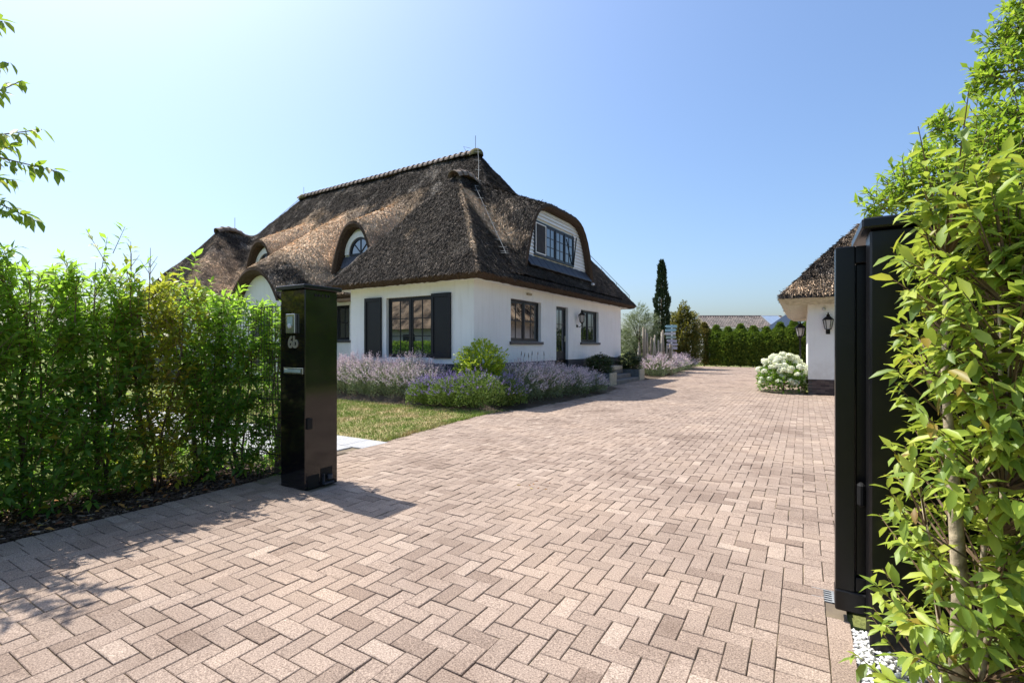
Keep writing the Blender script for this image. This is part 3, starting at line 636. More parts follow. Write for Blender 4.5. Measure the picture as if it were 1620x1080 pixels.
RV = np.concatenate(RV); RQ = np.concatenate(RQ); rf = lit_straw_at(RV[:,0], RV[:,1], RV[:,2])
o = link('reeds', mesh_arrays('reeds', ha(RV), None, RQ, MAT['reed'], False, {'lit_straw': rf, 'pale': pale_at(RV[:,0])}), roof); o['kind'] = 'stuff'
# ridge tiles
def tile_arc(c, d, side, length, rad, mat, name='ridge_tile', lip=.025):
    mb = MB(); d = Vector(d).normalized(); side = Vector(side).normalized(); up = side.cross(d); up = up if up.z > 0 else -up; n = 9
    rings = [(0, rad+lip), (.22, rad+lip), (.24, rad), (1, rad*.97)]; rows = []
    for f, r in rings:
        rows.append([Vector(c)+d*length*f+side*r*1.05*math.cos(math.pi*k/n*1.0)+up*r*math.sin(math.pi*k/n) for k in range(n+1)])
    for i in range(3):
        for k in range(n): mb.quad(rows[i][k], rows[i][k+1], rows[i+1][k+1], rows[i+1][k])
    for k in range(n): mb.quad(rows[0][k], rows[0][k+1], rows[0][k+1]-up*.03, rows[0][k]-up*.03)
    return hb(mb, name, mat, roof, True)
rzp = Z0+S*4.39-.10; x = -11.5
for i in range(39): tile_arc((x-i*.287, 15.65, rzp+random.uniform(-.006,.006)), (-1,0,0), (0,1,0), .295, .19, MAT['ridge'], lip=.035)
# mossy round ridge ends and wing caps
for (cx_, cy_, cz_, sx, sy, sz) in ((-11.42, 15.65, rzp+.03, .30, .24, .20), (-22.4, 15.65, rzp+.03, .26, .24, .18)):
    mb = MB(); mb.lathe([(.0,1), (.45,.9), (.8,.6), (1,.1), (1.05,-.5)], n=14); mb.v = [(cx_+a*sx, cy_+b*sy, cz_+c*sz) for a, b, c in mb.v]; hb(mb, 'ridge_end', MAT['moss'], roof, True)
for wx in (-9.77, -24.03):
    cz_ = lambda y: Z0+S*2.79-.36+.30*math.sin(math.pi*min(1, .12+.75*(y-12.18)/1.25))
    for i in range(5):
        y = 12.18+i*.25; tile_arc((wx, y, cz_(y)), (0,.25,cz_(y+.25)-cz_(y)), (1,0,0), .29, .20, MAT['ridge'])
# lightning conductor
lc = MB(); hipr = lambda t: Vector((XR-t, YF+t, 0)); 
def rs(x, y, up=.12): return Vector((x, y, float(roof_z(np.array([x]), np.array([y]))[0])+up))
path = [rs(-11.3, 15.6, .28), rs(-10.75, 14.9, .14), rs(-9.9, 13.7, .14), rs(-9.35, 12.75, .12)] + [rs(-9.35+t, 12.75-t*.62, .13) for t in (.5, 1., 1.5, 1.9)] + [rs(-7.36, 11.5, .12)]
lc.tube(path, .007, 5)
for i in range(len(path)-1):
    for f in (.3, .8):
        p = path[i].lerp(path[i+1], f); lc.tube([p+Vector((-.12,-.08,.0)), p+Vector((.08,.05,-.02))], .007, 4)
lc.tube([(-11.45,15.65,rzp+.15), (-11.45,15.65,rzp+.75)], .012, 5); lc.tube([(-11.9,15.65,rzp+.2), (-12.05,15.65,rzp+.45), (-11.7,15.65,rzp+.3)], .010, 4)
hb(lc, 'lightning_conductor', MAT['galv'], roof)
lc = MB(); path = [rs(-22.6-t*.98, 15.65-t*.9, .22) for t in (0, .6, 1.2, 1.8, 2.3)]; lc.tube(path, .013, 4)
for p in path: lc.tube([p, p-Vector((0,0,.25))], .01, 4)
lc.tube([(-22.4,15.65,rzp+.1), (-22.4,15.65,rzp+.6)], .012, 4); lc.tube([(-24,13.0,7.1), (-24,13.0,7.7)], .012, 4); hb(lc, 'lightning_conductor', MAT['galv'], roof)
lc = MB(); path = [rs(XR-t, YB-t, .14) for t in (.15, .6, 1.1, 1.7, 2.2)]; lc.tube(path, .013, 4)
for p in path: lc.tube([p, p-Vector((0,0,.2))], .012, 4)
hb(lc, 'lightning_conductor', MAT['galv'], roof)

# walls with openings
def wall(name, o, u, n, L, z0, z1, openings, mat, depth=.16, parent=house):
    """o: start on the ground line, u: along, n: outward; openings (a0,a1,z0,z1)"""
    o, u, n = Vector(o), Vector(u), Vector(n); us = sorted({0, L, *[q for w in openings for q in w[:2]]}); zs = sorted({z0, z1, *[q for w in openings for q in w[2:]]}); mb = MB()
    pt = lambda a, z, d=0: (o+u*a-n*d+Vector((0,0,z)))
    for i in range(len(us)-1):
        for j in range(len(zs)-1):
            ca, cz = (us[i]+us[i+1])/2, (zs[j]+zs[j+1])/2
            if any(w[0] < ca < w[1] and w[2] < cz < w[3] for w in openings): continue
            mb.quad(pt(us[i],zs[j]), pt(us[i+1],zs[j]), pt(us[i+1],zs[j+1]), pt(us[i],zs[j+1]))
    for a0, a1, b0, b1 in openings:
        mb.quad(pt(a0,b0), pt(a0,b1), pt(a0,b1,depth), pt(a0,b0,depth)); mb.quad(pt(a1,b1), pt(a1,b0), pt(a1,b0,depth), pt(a1,b1,depth))
        mb.quad(pt(a0,b1), pt(a1,b1), pt(a1,b1,depth), pt(a0,b1,depth)); mb.quad(pt(a1,b0), pt(a0,b0), pt(a0,b0,depth), pt(a1,b0,depth))
    return hb(mb, name, mat, parent)
def window(o, u, n, a0, a1, z0, z1, sashes, rows, depth=.10, sill=True, cols=2, name='window', low=None, fw=.055):
    o, u, n = Vector(o), Vector(u), Vector(n); pt = lambda a, z, d: o+u*a-n*d+Vector((0,0,z)); up = Vector((0,0,1)); mb = MB()
    bar = lambda m, a, b, za, zb, d, t, ch=.004: m.obox(pt(a, za, d), u*(b-a), up*(zb-za), -n*t, ch)
    bar(mb, a0+.003, a0+fw, z0+.002, z1-.002, depth, .07); bar(mb, a1-fw, a1-.003, z0+.002, z1-.002, depth, .07); bar(mb, a0+fw, a1-fw, z1-fw, z1-.003, depth, .068); bar(mb, a0+fw, a1-fw, z0+.003, z0+fw, depth, .068)
    sw = (a1-a0-2*fw)/sashes
    for i in range(1, sashes): bar(mb, a0+fw+i*sw-.03, a0+fw+i*sw+.03, z0+fw, z1-fw, depth-.004, .07)
    w = hb(mb, name, MAT['anthracite'])
    for i in range(sashes):
        b0 = a0+fw+i*sw+(.03 if i else 0); b1 = a0+fw+(i+1)*sw-(.03 if i < sashes-1 else 0); c0 = z0+fw; c1 = z1-fw; f2 = .05; m = MB(); zl = c0+f2
        if low: zl = low; bar(m, b0+f2, b1-f2, c0+.04, low, depth+.022, .03)
        bar(m, b0, b0+f2, c0, c1, depth+.012, .05); bar(m, b1-f2, b1, c0, c1, depth+.012, .05); bar(m, b0+f2, b1-f2, c1-f2, c1, depth+.013, .05); bar(m, b0+f2, b1-f2, c0, c0+f2, depth+.013, .05)
        if low: bar(m, b0+f2, b1-f2, low, low+f2, depth+.013, .05)
        for k in range(1, cols): q = b0+f2+(b1-b0-2*f2)*k/cols; bar(m, q-.013, q+.013, zl, c1-f2, depth+.018, .025, 0)
        for k in range(1, rows): q = zl+(c1-f2-zl)*k/rows; bar(m, b0+f2, b1-f2, q-.0125, q+.0125, depth+.019, .024, 0)
        hb(m, 'sash', MAT['anthracite'], w)
        g_ = MB(); d = depth+.03; g_.quad(pt(b0+.02, zl-.02, d), pt(b1-.02, zl-.02, d), pt(b1-.02, c1-.02, d), pt(b0+.02, c1-.02, d)); hb(g_, 'pane', MAT['glass'], w)
    if sill:
        m = MB(); bar(m, a0-.07, a1+.07, z0-.085, z0-.004, -.06, .17, .008); hb(m, 'sill', MAT['sill'], w)
    return w
oR, uR, nR = (-7.43, 10.08, 0), (0,1,0), (1,0,0); f0 = 10.08
W1 = (11.87-f0, 13.70-f0, 1.58, 2.82); DR = (14.77-f0, 15.71-f0, .62, 2.80); W2 = (16.81-f0, 18.57-f0, 1.59, 2.81)
wall('wall', oR, uR, nR, 11.13, .97, 3.2, [W1, (DR[0], DR[1], .97, DR[3]), W2], MAT['render'])
wall('plinth', oR, uR, nR, 11.13, 0, .97, [(DR[0], DR[1], .62, .97)], MAT['plinth'])
window(oR, uR, nR, *W1, 2, 2); window(oR, uR, nR, *W2, 2, 2)
window(oR, uR, nR, *DR, 1, 3, sill=False, name='door', low=1.22)
hm = MB(); hm.obox(hmp := Vector((-7.43-.075, 15.56, 1.6)), (.02,0,0), (0,.035,0), (0,0,.2), .005); hm.tube([hmp+Vector((.02,.017,.12)), hmp+Vector((.06,.017,.12)), hmp+Vector((.06,-.09,.12))], .009, 6); hb(hm, 'door_handle', MAT['steel'])
oF, uF, nF = (-12.11, 10.08, 0), (1,0,0), (0,-1,0); x0 = -12.11
FW = (-10.58-x0, -8.84-x0, 1.12, 2.83)
wall('wall', oF, uF, nF, 4.68, .97, 3.2, [FW], MAT['render']); wall('plinth', oF, uF, nF, 4.68, 0, .97, [], MAT['plinth'])
window(oF, uF, nF, *FW, 2, 3, depth=.09, sill=False, name='window')
for sx0, sx1 in ((-11.44, -10.75), (-8.82, -8.16)):
    mb = MB(); y = 10.08; mb.box(sx0, sx1, y-.045, y-.008, 1.12, 2.86, .004)
    for (a, b, c, d) in ((sx0, sx0+.085, 1.12, 2.86), (sx1-.085, sx1, 1.12, 2.86), (sx0+.085, sx1-.085, 2.76, 2.86), (sx0+.085, sx1-.085, 1.12, 1.24)): mb.box(a, b, y-.068, y-.046, c, d, .003)
    hb(mb, 'shutter', MAT['shutter'])
wall('wall', (-21.69, 11.7, 0), uF, nF, 9.58, .3, 3.2, [(21.69-15.62, 21.69-14.12, 1.66, 2.92), (1.5, 3, 1.66, 2.92)], MAT['render'])
window((-21.69, 11.7, 0), uF, nF, 21.69-15.62, 21.69-14.12, 1.66, 2.92, 2, 2); window((-21.69, 11.7, 0), uF, nF, 1.5, 3, 1.66, 2.92, 2, 2)
wall('wall', (-12.11, 10.08, 0), (0,1,0), (-1,0,0), 1.62, .3, 3.2, [], MAT['render']); wall('wall', (-21.69, 10.08, 0), (0,1,0), (1,0,0), 1.62, .3, 3.2, [], MAT['render'])
wall('wall', (-26.37, 10.08, 0), uF, nF, 4.68, .97, 3.2, [(1.4, 3.2, 1.12, 2.83)], MAT['render']); window((-26.37, 10.08, 0), uF, nF, 1.4, 3.2, 1.12, 2.83, 2, 3, sill=False)
wall('plinth', (-26.37, 10.08, 0), uF, nF, 4.68, 0, .97, [], MAT['plinth'])
wall('wall', (-26.37, 10.08, 0), (0,1,0), (-1,0,0), 11.13, 0, 3.2, [], MAT['render']); wall('wall', (-26.37, 21.21, 0), uF, (0,1,0), 18.94, 0, 3.2, [], MAT['render'])
mb = MB().box(-14.6, -12.2, 11.28, 11.66, 3.02, 3.11, .005); hb(mb, 'soffit_board', MAT['wood_soffit'])
mb = MB().box(-7.42, -7.36, 12.75, 13.0, 2.99, 3.05, .004); hb(mb, 'vent_brick', MAT['oldwood'])
# barn dormer: boarded gable, window strip, lead apron
gable(inn_b, 7.50, mpb, 3.7, MAT['white_wood'], 'dormer_backing')
ia = np.array([(a, z) for a, _, z in inn_b]); ac_b = 14.95
def half(z, sgn):                      # extent of the boarding at height z
    sel = ia[(ia[:,0]-ac_b)*sgn >= 0]; o_ = np.argsort(sel[:,1]); return float(np.interp(z, sel[o_,1], sel[o_,0]))
DW = (13.26, 16.19, 4.30, 5.40); nb_ = 14; zb0, zb1 = 4.2, float(ia[:,1].max())
for j in range(nb_):
    za = zb0+(zb1-zb0)*j/nb_; zc = zb0+(zb1-zb0)*(j+1)/nb_ - .014
    lo0, hi0 = half(za,-1), half(za,1); lo1, hi1 = half(min(zc, zb1-.002),-1), half(min(zc, zb1-.002),1)
    spans = [(lo0, lo1, DW[0]+.01, DW[0]+.01), (DW[1]-.01, DW[1]-.01, hi0, hi1)] if za < DW[3]-.02 else [(lo0, lo1, hi0, hi1)]
    for (p0, p1, q0, q1) in spans:
        mb = MB(); xo0, xo1 = -7.440, -7.472
        mb.poly([(xo0,p0,za), (xo0,q0,za), (xo1,q1,zc), (xo1,p1,zc)]); mb.quad((xo0,p0,za), (xo0-.02,p0,za), (xo0-.02,q0,za), (xo0,q0,za)); mb.quad((xo1,p1,zc), (xo1,q1,zc), (xo1-.03,q1,zc), (xo1-.03,p1,zc))
        hb(mb, 'siding_board', MAT['white_wood'])
w = window((-7.43, 0, 0), (0,1,0), (1,0,0), *DW, 4, 3, depth=-.01, sill=False)
sw = (DW[1]-DW[0]-.11)/4
def flat_frame(a0, a1, z0, z1, x, t, mat, name, par): 
    m = MB()
    for (p, q, r_, s_) in ((a0,a0+t,z0,z1), (a1-t,a1,z0,z1), (a0+t,a1-t,z0,z0+t), (a0+t,a1-t,z1-t,z1)): m.box(x, x+.02, p, q, r_, s_)
    return hb(m, name, mat, par)
flat_frame(DW[0]+.06, DW[0]+.055+sw-.02, 4.37, 5.33, -7.425, .028, MAT['white_wood'], 'screen_frame', w)
m = MB(); m.quad((-7.424, DW[0]+.08, 4.39), (-7.424, DW[0]+.04+sw-.02, 4.39), (-7.424, DW[0]+.04+sw-.02, 5.31), (-7.424, DW[0]+.08, 5.31)); hb(m, 'insect_screen', MAT['curtain'], w)
b = DW[1]-.07; m = MB(); m.obox((-7.40, b-.02, 4.36), (.0,.04,0), (-.03,0,0), (.16,-.10,.96)); hb(m, 'open_sash', MAT['anthracite'], w)
ap = MB()
for i in range(19):
    y0 = 12.62+i*.247; ap.obox((-7.20, y0, 3.86+.01*(i%2)), (-.28,0,.37), (0,.245,0), (.03,0,.025), .008)
hb(ap, 'lead_apron', MAT['lead'], roof)
mb = MB().box(-7.10, -7.02, 17.02, 17.15, 3.72, 3.80, .01); hb(mb, 'bracket', MAT['signwhite'], roof)

# ------------------------------------------------------------------ lanterns
def lantern(loc, rz, label, arm=True, sc=1.0):
    t = thing('wall_lantern', label, 'lantern', loc, rz, 'black lanterns on the white walls'); t.scale = (sc,)*3
    m = MB(); y = -.20 if arm else -.13
    if arm:
        m.lathe([(.0,0),(.055,.0),(.055,.02),(.03,.03)], n=10); m.v = [(a, -c, b-.12) for a, b, c in m.v]
        m.tube([(0,-.02,-.12), (0,-.10,-.16), (0,-.18,-.12), (0,-.20,-.05), (0,-.20,-.0)], .012, 6); m.build('bracket', MAT['matt_black'], t, True)
    else: m.box(-.05, .05, -.02, 0, -.12, .12, .006).tube([(0,-.01,.0), (0,-.13,-.02)], .012, 6); m.build('bracket', MAT['matt_black'], t)
    c = (0, y, 0); f = MB(); f.lathe([(.0,-.04),(.035,-.02),(.055,.0),(.085,.015)], c, 6); f.lathe([(.14,.27),(.12,.30),(.06,.36),(.035,.38),(.05,.40),(.02,.43),(.012,.47),(.0,.49)], c, 6); f.lathe([(.0,.26),(.14,.27)], c, 6)
    for k in range(6):
        an = 2*math.pi*k/6; p0 = Vector((.075*math.cos(an), y+.075*math.sin(an), .01)); p1 = Vector((.125*math.cos(an), y+.125*math.sin(an), .27)); f.tube([p0, p1], .008, 4)
    f.build('lantern_frame', MAT['matt_black'], t)
    g_ = MB(); g_.lathe([(.070,.015),(.116,.268)], c, 6); g_.build('lantern_pane', MAT['lamp_glass'], t)
    return t
lantern(hw(-7.43, 16.45, 2.30), R(90)+HA, 'black lantern on a curled bracket beside the glazed door')

# ------------------------------------------------------------------ garage with thatched roof
gar = thing('thatched_garage', 'white garage with thatched roof and dark brick plinth behind the gate', 'garage', (1.6, 21.9, 0))
GX0, GX1, GY0, GY1 = .12, 3.1, 17.0, 27.0; go = Vector((1.6, 21.9, 0))
def gb(mb, name, mat, parent=gar, smooth=False): mb.v = [(x-go.x, y-go.y, z) for x, y, z in mb.v]; return mb.build(name, mat, parent, smooth)
gb(MB().box(GX0, GX1, GY0, GY1, .46, 2.85), 'wall', MAT['render'])
pl = gb(MB().box(GX0+.012, GX1-.012, GY0+.012, GY1-.012, -.02, .455), 'plinth', MAT['mortar'])
def pbrick(L): return MB().box(-L/2, L/2, -.02, .02, -.022, .022, .003)
bmesh_ = pbrick(.205); bmesh_m = bmesh_.mesh('brick', MAT['brick'])
for j in range(9):
    for i in range(8):
        x = GX0+.105+i*.215+(.107 if j % 2 else 0)
        o = link('brick', bmesh_m, pl, (x-go.x, GY0+.008-go.y, .026+j*.05)); o.rotation_euler.y = random.gauss(0, .004)
ge = dict(x0=-.58, x1=3.8, y0=16.42, y1=27.6, z=2.95, s=1.05)
def groof(x, y):
    r = smin(smin(x-ge['x0'], ge['x1']-x), smin(y-ge['y0'], ge['y1']-y)); return ge['z'] + ge['s']*r*(1.12-.035*r)
gx_ = lin(ge['x0'], ge['x1'], .11); gy_ = lin(ge['y0'], ge['y1'], .11); X, Y = np.meshgrid(gx_, gy_); Z = np.maximum(groof(X, Y), ge['z']) + rng.normal(0, .012, X.shape)
ii = np.arange(X.size).reshape(X.shape); Q = np.stack([ii[:-1,:-1], ii[:-1,1:], ii[1:,1:], ii[1:,:-1]], -1).reshape(-1,4); V = np.stack([X,Y,Z],-1).reshape(-1,3)
grf = link('thatched_roof', mesh_arrays('garage_thatch', V-np.array(go), None, Q, MAT['thatch'], True, {'lit_straw': np.full(len(V), .36), 'pale': np.full(len(V), .8)}), gar)
gp = [(ge['x1'],ge['y0']), (ge['x0'],ge['y0']), (ge['x0'],ge['y1']), (ge['x1'],ge['y1'])]
e = MB(); strip(gp, ge['z'], inset(gp, -.07), ge['z']-.12, e, 60, .01); gb(e, 'thatch_edge', MAT['thatch'], grf); e = MB(); strip(inset(gp, -.07), ge['z']-.12, inset(gp, .2), ge['z']-.30, e, 30); gb(e, 'thatch_cut', MAT['beige'], grf)
e = MB(); strip(inset(gp, .2), ge['z']-.295, inset(gp, .72), ge['z']-.18, e, 1); gb(e, 'soffit', MAT['beige'], gar)
a, b, c, d = (V[Q[:, i]] for i in range(4)); N = np.cross(c-a, d-b); ar = np.linalg.norm(N, axis=1)/2; N = nrm(N); face = (N*(np.array([0,0,CAM_H])-a)).sum(1) > 0; wg = ar*face
m = 18000; f = rng.choice(len(Q), m, p=wg/wg.sum()); s_, t_ = rng.random((2,m,1)); Pp = (a[f]*(1-s_)+b[f]*s_)*(1-t_)+(d[f]*(1-s_)+c[f]*s_)*t_; n_ = N[f]; dn = np.tile([[0,0,-1.]], (m,1)); dn = nrm(dn-n_*(dn*n_).sum(1,keepdims=True)+1e-4)
V2, Q2 = quad_blades(Pp, dn+n_*.25+rng.normal(size=(m,3))*.2, .06+.12*rng.random(m), .02, .7)
o = link('reeds', mesh_arrays('garage_reeds', V2-np.array(go), None, Q2, MAT['reed'], False, {'lit_straw': np.full(len(V2), .36), 'pale': np.full(len(V2), .8)}), grf); o['kind'] = 'stuff'
lantern((.62, 17.0, 1.92), 0, 'black lantern on the white garage wall above the brick plinth', False, 1.05)
t = thing('motion_sensor', 'small round white sensor high on the garage wall', 'sensor', (.52, 17.0, 2.53)); MB().lathe([(.05,.0),(.05,.03),(.03,.06),(0,.065)], n=12).build('sensor_dome', MAT['signwhite'], t).rotation_euler.x = R(90)
# lantern post behind the garage
t = thing('lantern_post', 'slim black lamp post half hidden at the garage corner', 'lamp post', (-.12, 26.2, 0)); MB().lathe([(.09,0),(.09,.06),(.05,.12),(.035,.3),(.03,1.7),(.05,1.75),(.03,1.8)], n=8).build('post', MAT['matt_black'], t, True)
f = MB(); f.lathe([(.03,1.78),(.12,1.9),(.12,1.92)], n=6); f.lathe([(.24,2.28),(.2,2.34),(.06,2.48),(.03,2.52),(0,2.62)], n=6)
for k in range(6): an = 2*math.pi*k/6; f.tube([(.12*math.cos(an),.12*math.sin(an),1.92), (.21*math.cos(an),.21*math.sin(an),2.29)], .014, 4)
f.build('lantern_frame', MAT['matt_black'], t); MB().lathe([(.11,1.92),(.195,2.28)], n=6).build('lantern_pane', MAT['lamp_glass'], t)

# ------------------------------------------------------------------ gate posts and sliding gate
PX0, PX1, PY0, PY1 = -4.62, -4.23, 3.08, 3.47
gp1 = thing('gate_post', 'glossy black gate post with house number and intercom beside the left hedge', 'gate post', ((PX0+PX1)/2, (PY0+PY1)/2, 0), 0, 'black gate posts'); c = gp1.location
def pb(mb, name, mat, sm=False): mb.v = [(x-c.x, y-c.y, z) for x, y, z in mb.v]; return mb.build(name, mat, gp1, sm)
pb(MB().box(PX0, PX1, PY0, PY1, 0, 2.0, .006), 'post', MAT['gloss'])
cp = MB().box(PX0-.035, PX1+.035, PY0-.035, PY1+.035, 2.001, 2.045, .006); pb(cp, 'cap', MAT['satin'])
def fy(u): t = (u-810)/CAM_F; d = PY0/(t*S_+C_); return d*(t*C_-S_), d
def yz(u, v): x, d = fy(u); return x, CAM_H-(v-HZ)/CAM_F*d
def fx(u, v): t = (u-810)/CAM_F; d = PX1/(t*C_-S_); return d*(t*S_+C_), CAM_H-(v-HZ)/CAM_F*d
x0, z1 = yz(456, 497); x1, z0 = yz(470, 527); ic = pb(MB().box(x0, x1, PY0-.03, PY0-.001, z0, z1, .004), 'intercom', MAT['steel'])
m = MB().box(x0+.03, x1-.03, PY0-.034, PY0-.0305, z1-.12, z1-.03, .001); m.v = [(a-c.x,b-c.y,q) for a,b,q in m.v]; m.build('intercom_grille', MAT['signgreen'], ic)
m = MB(); m.lathe([(.024,0),(.024,.008),(.0,.012)], n=14); cxm = (x0+x1)/2-.005; m.v = [(cxm+a-c.x, PY0-.03-z-c.y, z0+.075+b) for a, b, z in m.v]; m.build('call_button', MAT['signwhite'], ic)
x0, z1 = yz(450, 581); x1, z0 = yz(480.5, 592); lt = pb(MB().box(x0, x1, PY0-.012, PY0-.001, z0, z1, .003), 'letter_slot', MAT['steel'])
m = MB().box(x0+.02, x1-.035, PY0-.017, PY0-.0125, z0+.014, z1-.014, .002); m.v = [(a-c.x,b-c.y,q) for a,b,q in m.v]; m.build('slot_flap', MAT['signgreen'], lt)
x0, z0 = yz(456.5, 549.5); fc = bpy.data.curves.new('house_number', 'FONT'); fc.body = '6b'; fc.size = .165; fc.extrude = .004; fc.offset = .0045; fc.space_character = .95; fc.materials.append(MAT['number'])
tmp = link('house_number_text', fc); hm_ = bpy.data.meshes.new_from_object(tmp); bpy.data.objects.remove(tmp); hm_.name = 'house_number'
o = link('house_number', hm_, gp1, (x0-c.x, PY0-.006-c.y, z0)); o.rotation_euler = (R(90), 0, 0)
y0, z1 = fx(484, 662); y1, z0 = fx(492, 678); pb(MB().box(PX1+.001, PX1+.03, y0, y1, z0, z1, .006), 'photocell', MAT['matt_black'])
y0, z1 = fx(495, 463.5); 
for k, wd in enumerate((.03, .022, .02, .026, .012)):
    pb(MB().box(PX1+.001, PX1+.004, y0+.02+k*.042, y0+.02+k*.042+wd, z1-.03, z1-.004), 'name_mark', MAT['matt_black'])
y0, z1 = fx(507, 741); y1, z0 = fx(525.5, 764); hp = pb(MB().box(PX1+.001, PX1+.004, y0, y1, .02, z1, .001), 'catch_opening', MAT['matt_black'])
m = MB(); m.box(PX1+.005, PX1+.05, y0+.015, y1-.01, .02, .04, .003); m.box(PX1+.005, PX1+.03, y0+.02, y0+.03, .04, .13); m.lathe([(.0,-.02),(.028,-.02),(.028,.02),(0,.02)], (PX1+.03, y1-.05, .09), 10); m.v = [(a-c.x,b-c.y,q) for a,b,q in m.v]; m.build('roller_catch', MAT['lead'], hp)
y0b, _ = fx(487, 745); pb(MB().box(PX1+.001, PX1+.0035, y0b, y0-.02, .01, .14, .001), 'catch_plate', MAT['matt_black'])
# right post
QX0, QX1, QY0, QY1 = .27, .68, 2.84, 3.02
gp2 = thing('gate_post', 'black gate post behind the sunlit laurel with flat cap', 'gate post', ((QX0+QX1)/2, 2.93, 0), 0, 'black gate posts'); c2 = gp2.location
def qb(mb, name, mat, par=gp2): mb.v = [(x-c2.x, y-c2.y, z) for x, y, z in mb.v]; return mb.build(name, mat, par)
qb(MB().box(QX0, QX1, QY0, QY1, 0, 1.98, .009), 'post', MAT['satin']); qb(MB().box(QX0-.035, QX1+.05, QY0-.05, QY1+.35, 1.981, 2.03, .008), 'cap', MAT['satin'])
qb(MB().box(QX0-.035, QX0-.001, 3.0, 3.05, .62, .74, .012), 'guide_roller', MAT['matt_black'])
sg = thing('sliding_gate', 'black sliding gate leaf standing open behind the right post', 'gate', (2.2, 3.12, 0)); c3 = sg.location
def sb(mb, name, mat): mb.v = [(x-c3.x, y-c3.y, z) for x, y, z in mb.v]; return mb.build(name, mat, sg)
LX0, LX1, LY0, LY1 = .145, 4.3, 3.07, 3.16
sb(MB().box(LX0, LX0+.085, LY0, LY1, .06, 1.95, .004), 'stile', MAT['satin']); sb(MB().box(LX1-.085, LX1, LY0, LY1, .06, 1.95, .004), 'stile', MAT['satin'])
sb(MB().box(LX0+.085, LX1-.085, LY0+.002, LY1-.002, 1.86, 1.949, .004), 'top_rail', MAT['satin']); sb(MB().box(LX0-.002, LX1, LY0-.012, LY1+.012, .055, .16, .006), 'bottom_beam', MAT['satin'])
sb(MB().box(LX0+.085, LX1-.085, LY0+.004, LY1-.004, .161, .235, .004), 'bottom_rail', MAT['satin'])
for k in range(27):
    x = LX0+.088+k*.148; 
    if x+.14 > LX1-.085: break
    sb(MB().box(x, x+.139, LY0+.030, LY1-.03, .235, 1.86, .006), 'panel_board', MAT['satin'])
t = thing('gate_track_grate', 'small dark drain grate in the paving by the sliding gate', 'grate', (.13, 3.36, 0)); m = MB()
for k in range(7): m.box(-.09, .07, -.10+k*.028, -.088+k*.028, -.03, -.001)
for k in range(4): m.box(-.09+k*.05, -.078+k*.05, -.10, .08, -.03, -.002)
m.build('grate', MAT['galv'], t)

# ------------------------------------------------------------------ wire fence beside the left post
wf = thing('wire_fence', 'black double wire mesh fence panel between left hedge and gate post', 'fence', (-5.2, 3.2, 0)); c4 = wf.location
def fb_(mb, name, mat=MAT['satin']): mb.v = [(x-c4.x, y-c4.y, z) for x, y, z in mb.v]; return mb.build(name, mat, wf)
for k in range(10):
    z = .06+k*.2; m = MB(); m.tube([(-4.63,3.20,z), (-6.0,3.20,z)], .004, 4, False); m.tube([(-4.63,3.215,z), (-6.0,3.215,z)], .004, 4, False); fb_(m, 'horizontal_wire')
for k in range(27): fb_(MB().tube([(-4.66-k*.05,3.2075,.03), (-4.66-k*.05,3.2075,1.88)], .003, 4, False), 'vertical_wire')
for k in range(10):
    z = .06+k*.2; fb_(MB().tube([(-6.0,3.2,z), (-6.05,-1.5,z)], .004, 4, False), 'horizontal_wire')
fb_(MB().box(-6.03, -5.97, 3.17, 3.23, 0, 1.95, .004), 'fence_post')

# ------------------------------------------------------------------ left hedge
def hedge_shrub(x, y, h, rx, ry, n_tw, label, mat, single, gap=0):
    n_tw = int(n_tw*1.7); ry *= 1.15
    t = thing('hedge_shrub', label, 'shrub', (x, y, 0), 0, 'laurel shrubs of the left hedge'); m = MB(); st = []
    for k in range(3):
        a = random.uniform(0, 6.3); p = Vector((x+.05*math.cos(a), y+.05*math.sin(a), -.02)); pts = [p-Vector((x,y,0))]; d = Vector((random.gauss(0,.05), random.gauss(0,.05), 1))
        for q in range(6): pts.append(pts[-1]+d*h/6.6+Vector((random.gauss(0,.03), random.gauss(0,.03), 0)))
        st.append(pts); m.tube(pts, list(np.linspace(.014 if k else .030, .005, 7)), 6)
    m.build('trunk', MAT['darkbark'], t, True)
    # twigs start on the stems and end near the clipped faces
    B = np.stack([x+rx*np.sign(rng.normal(size=n_tw))*rng.random(n_tw)**.55, y+ry*(2*rng.random(n_tw)-1), rng.random(n_tw)**.9*(h-.02)+.06], 1)
    B[:,2] += rng.normal(0,.05,n_tw); B[:,2] += (B[:,2] > h*.86)*(rng.random(n_tw) < .22)*rng.exponential(.11, n_tw); si = rng.integers(0, 3, n_tw); A = np.array([np.array(st[si[i]][max(0, min(6, int((B[i,2]-.15)/h*6.6)))])+np.array([x,y,0]) for i in range(n_tw)])
    A = B + (A-B)*rng.uniform(.25, .6, (n_tw,1)); B[:,2] += .06
    P, D, N, L, W = twig_leaves(A, B, 10, .102, .037, .95, .15, -.25)
    k = P[:,2] > .04; put_leaves(t, P[k], D[k], N[k], L[k], W[k], mat, single)
    V, Q = tube_arrays(A, B, np.full(n_tw,.004), np.full(n_tw,.002)); o = link('twigs', mesh_arrays('twigs', V-np.array(t.location), None, Q, MAT['twig']), t); o['kind'] = 'stuff'
    return t
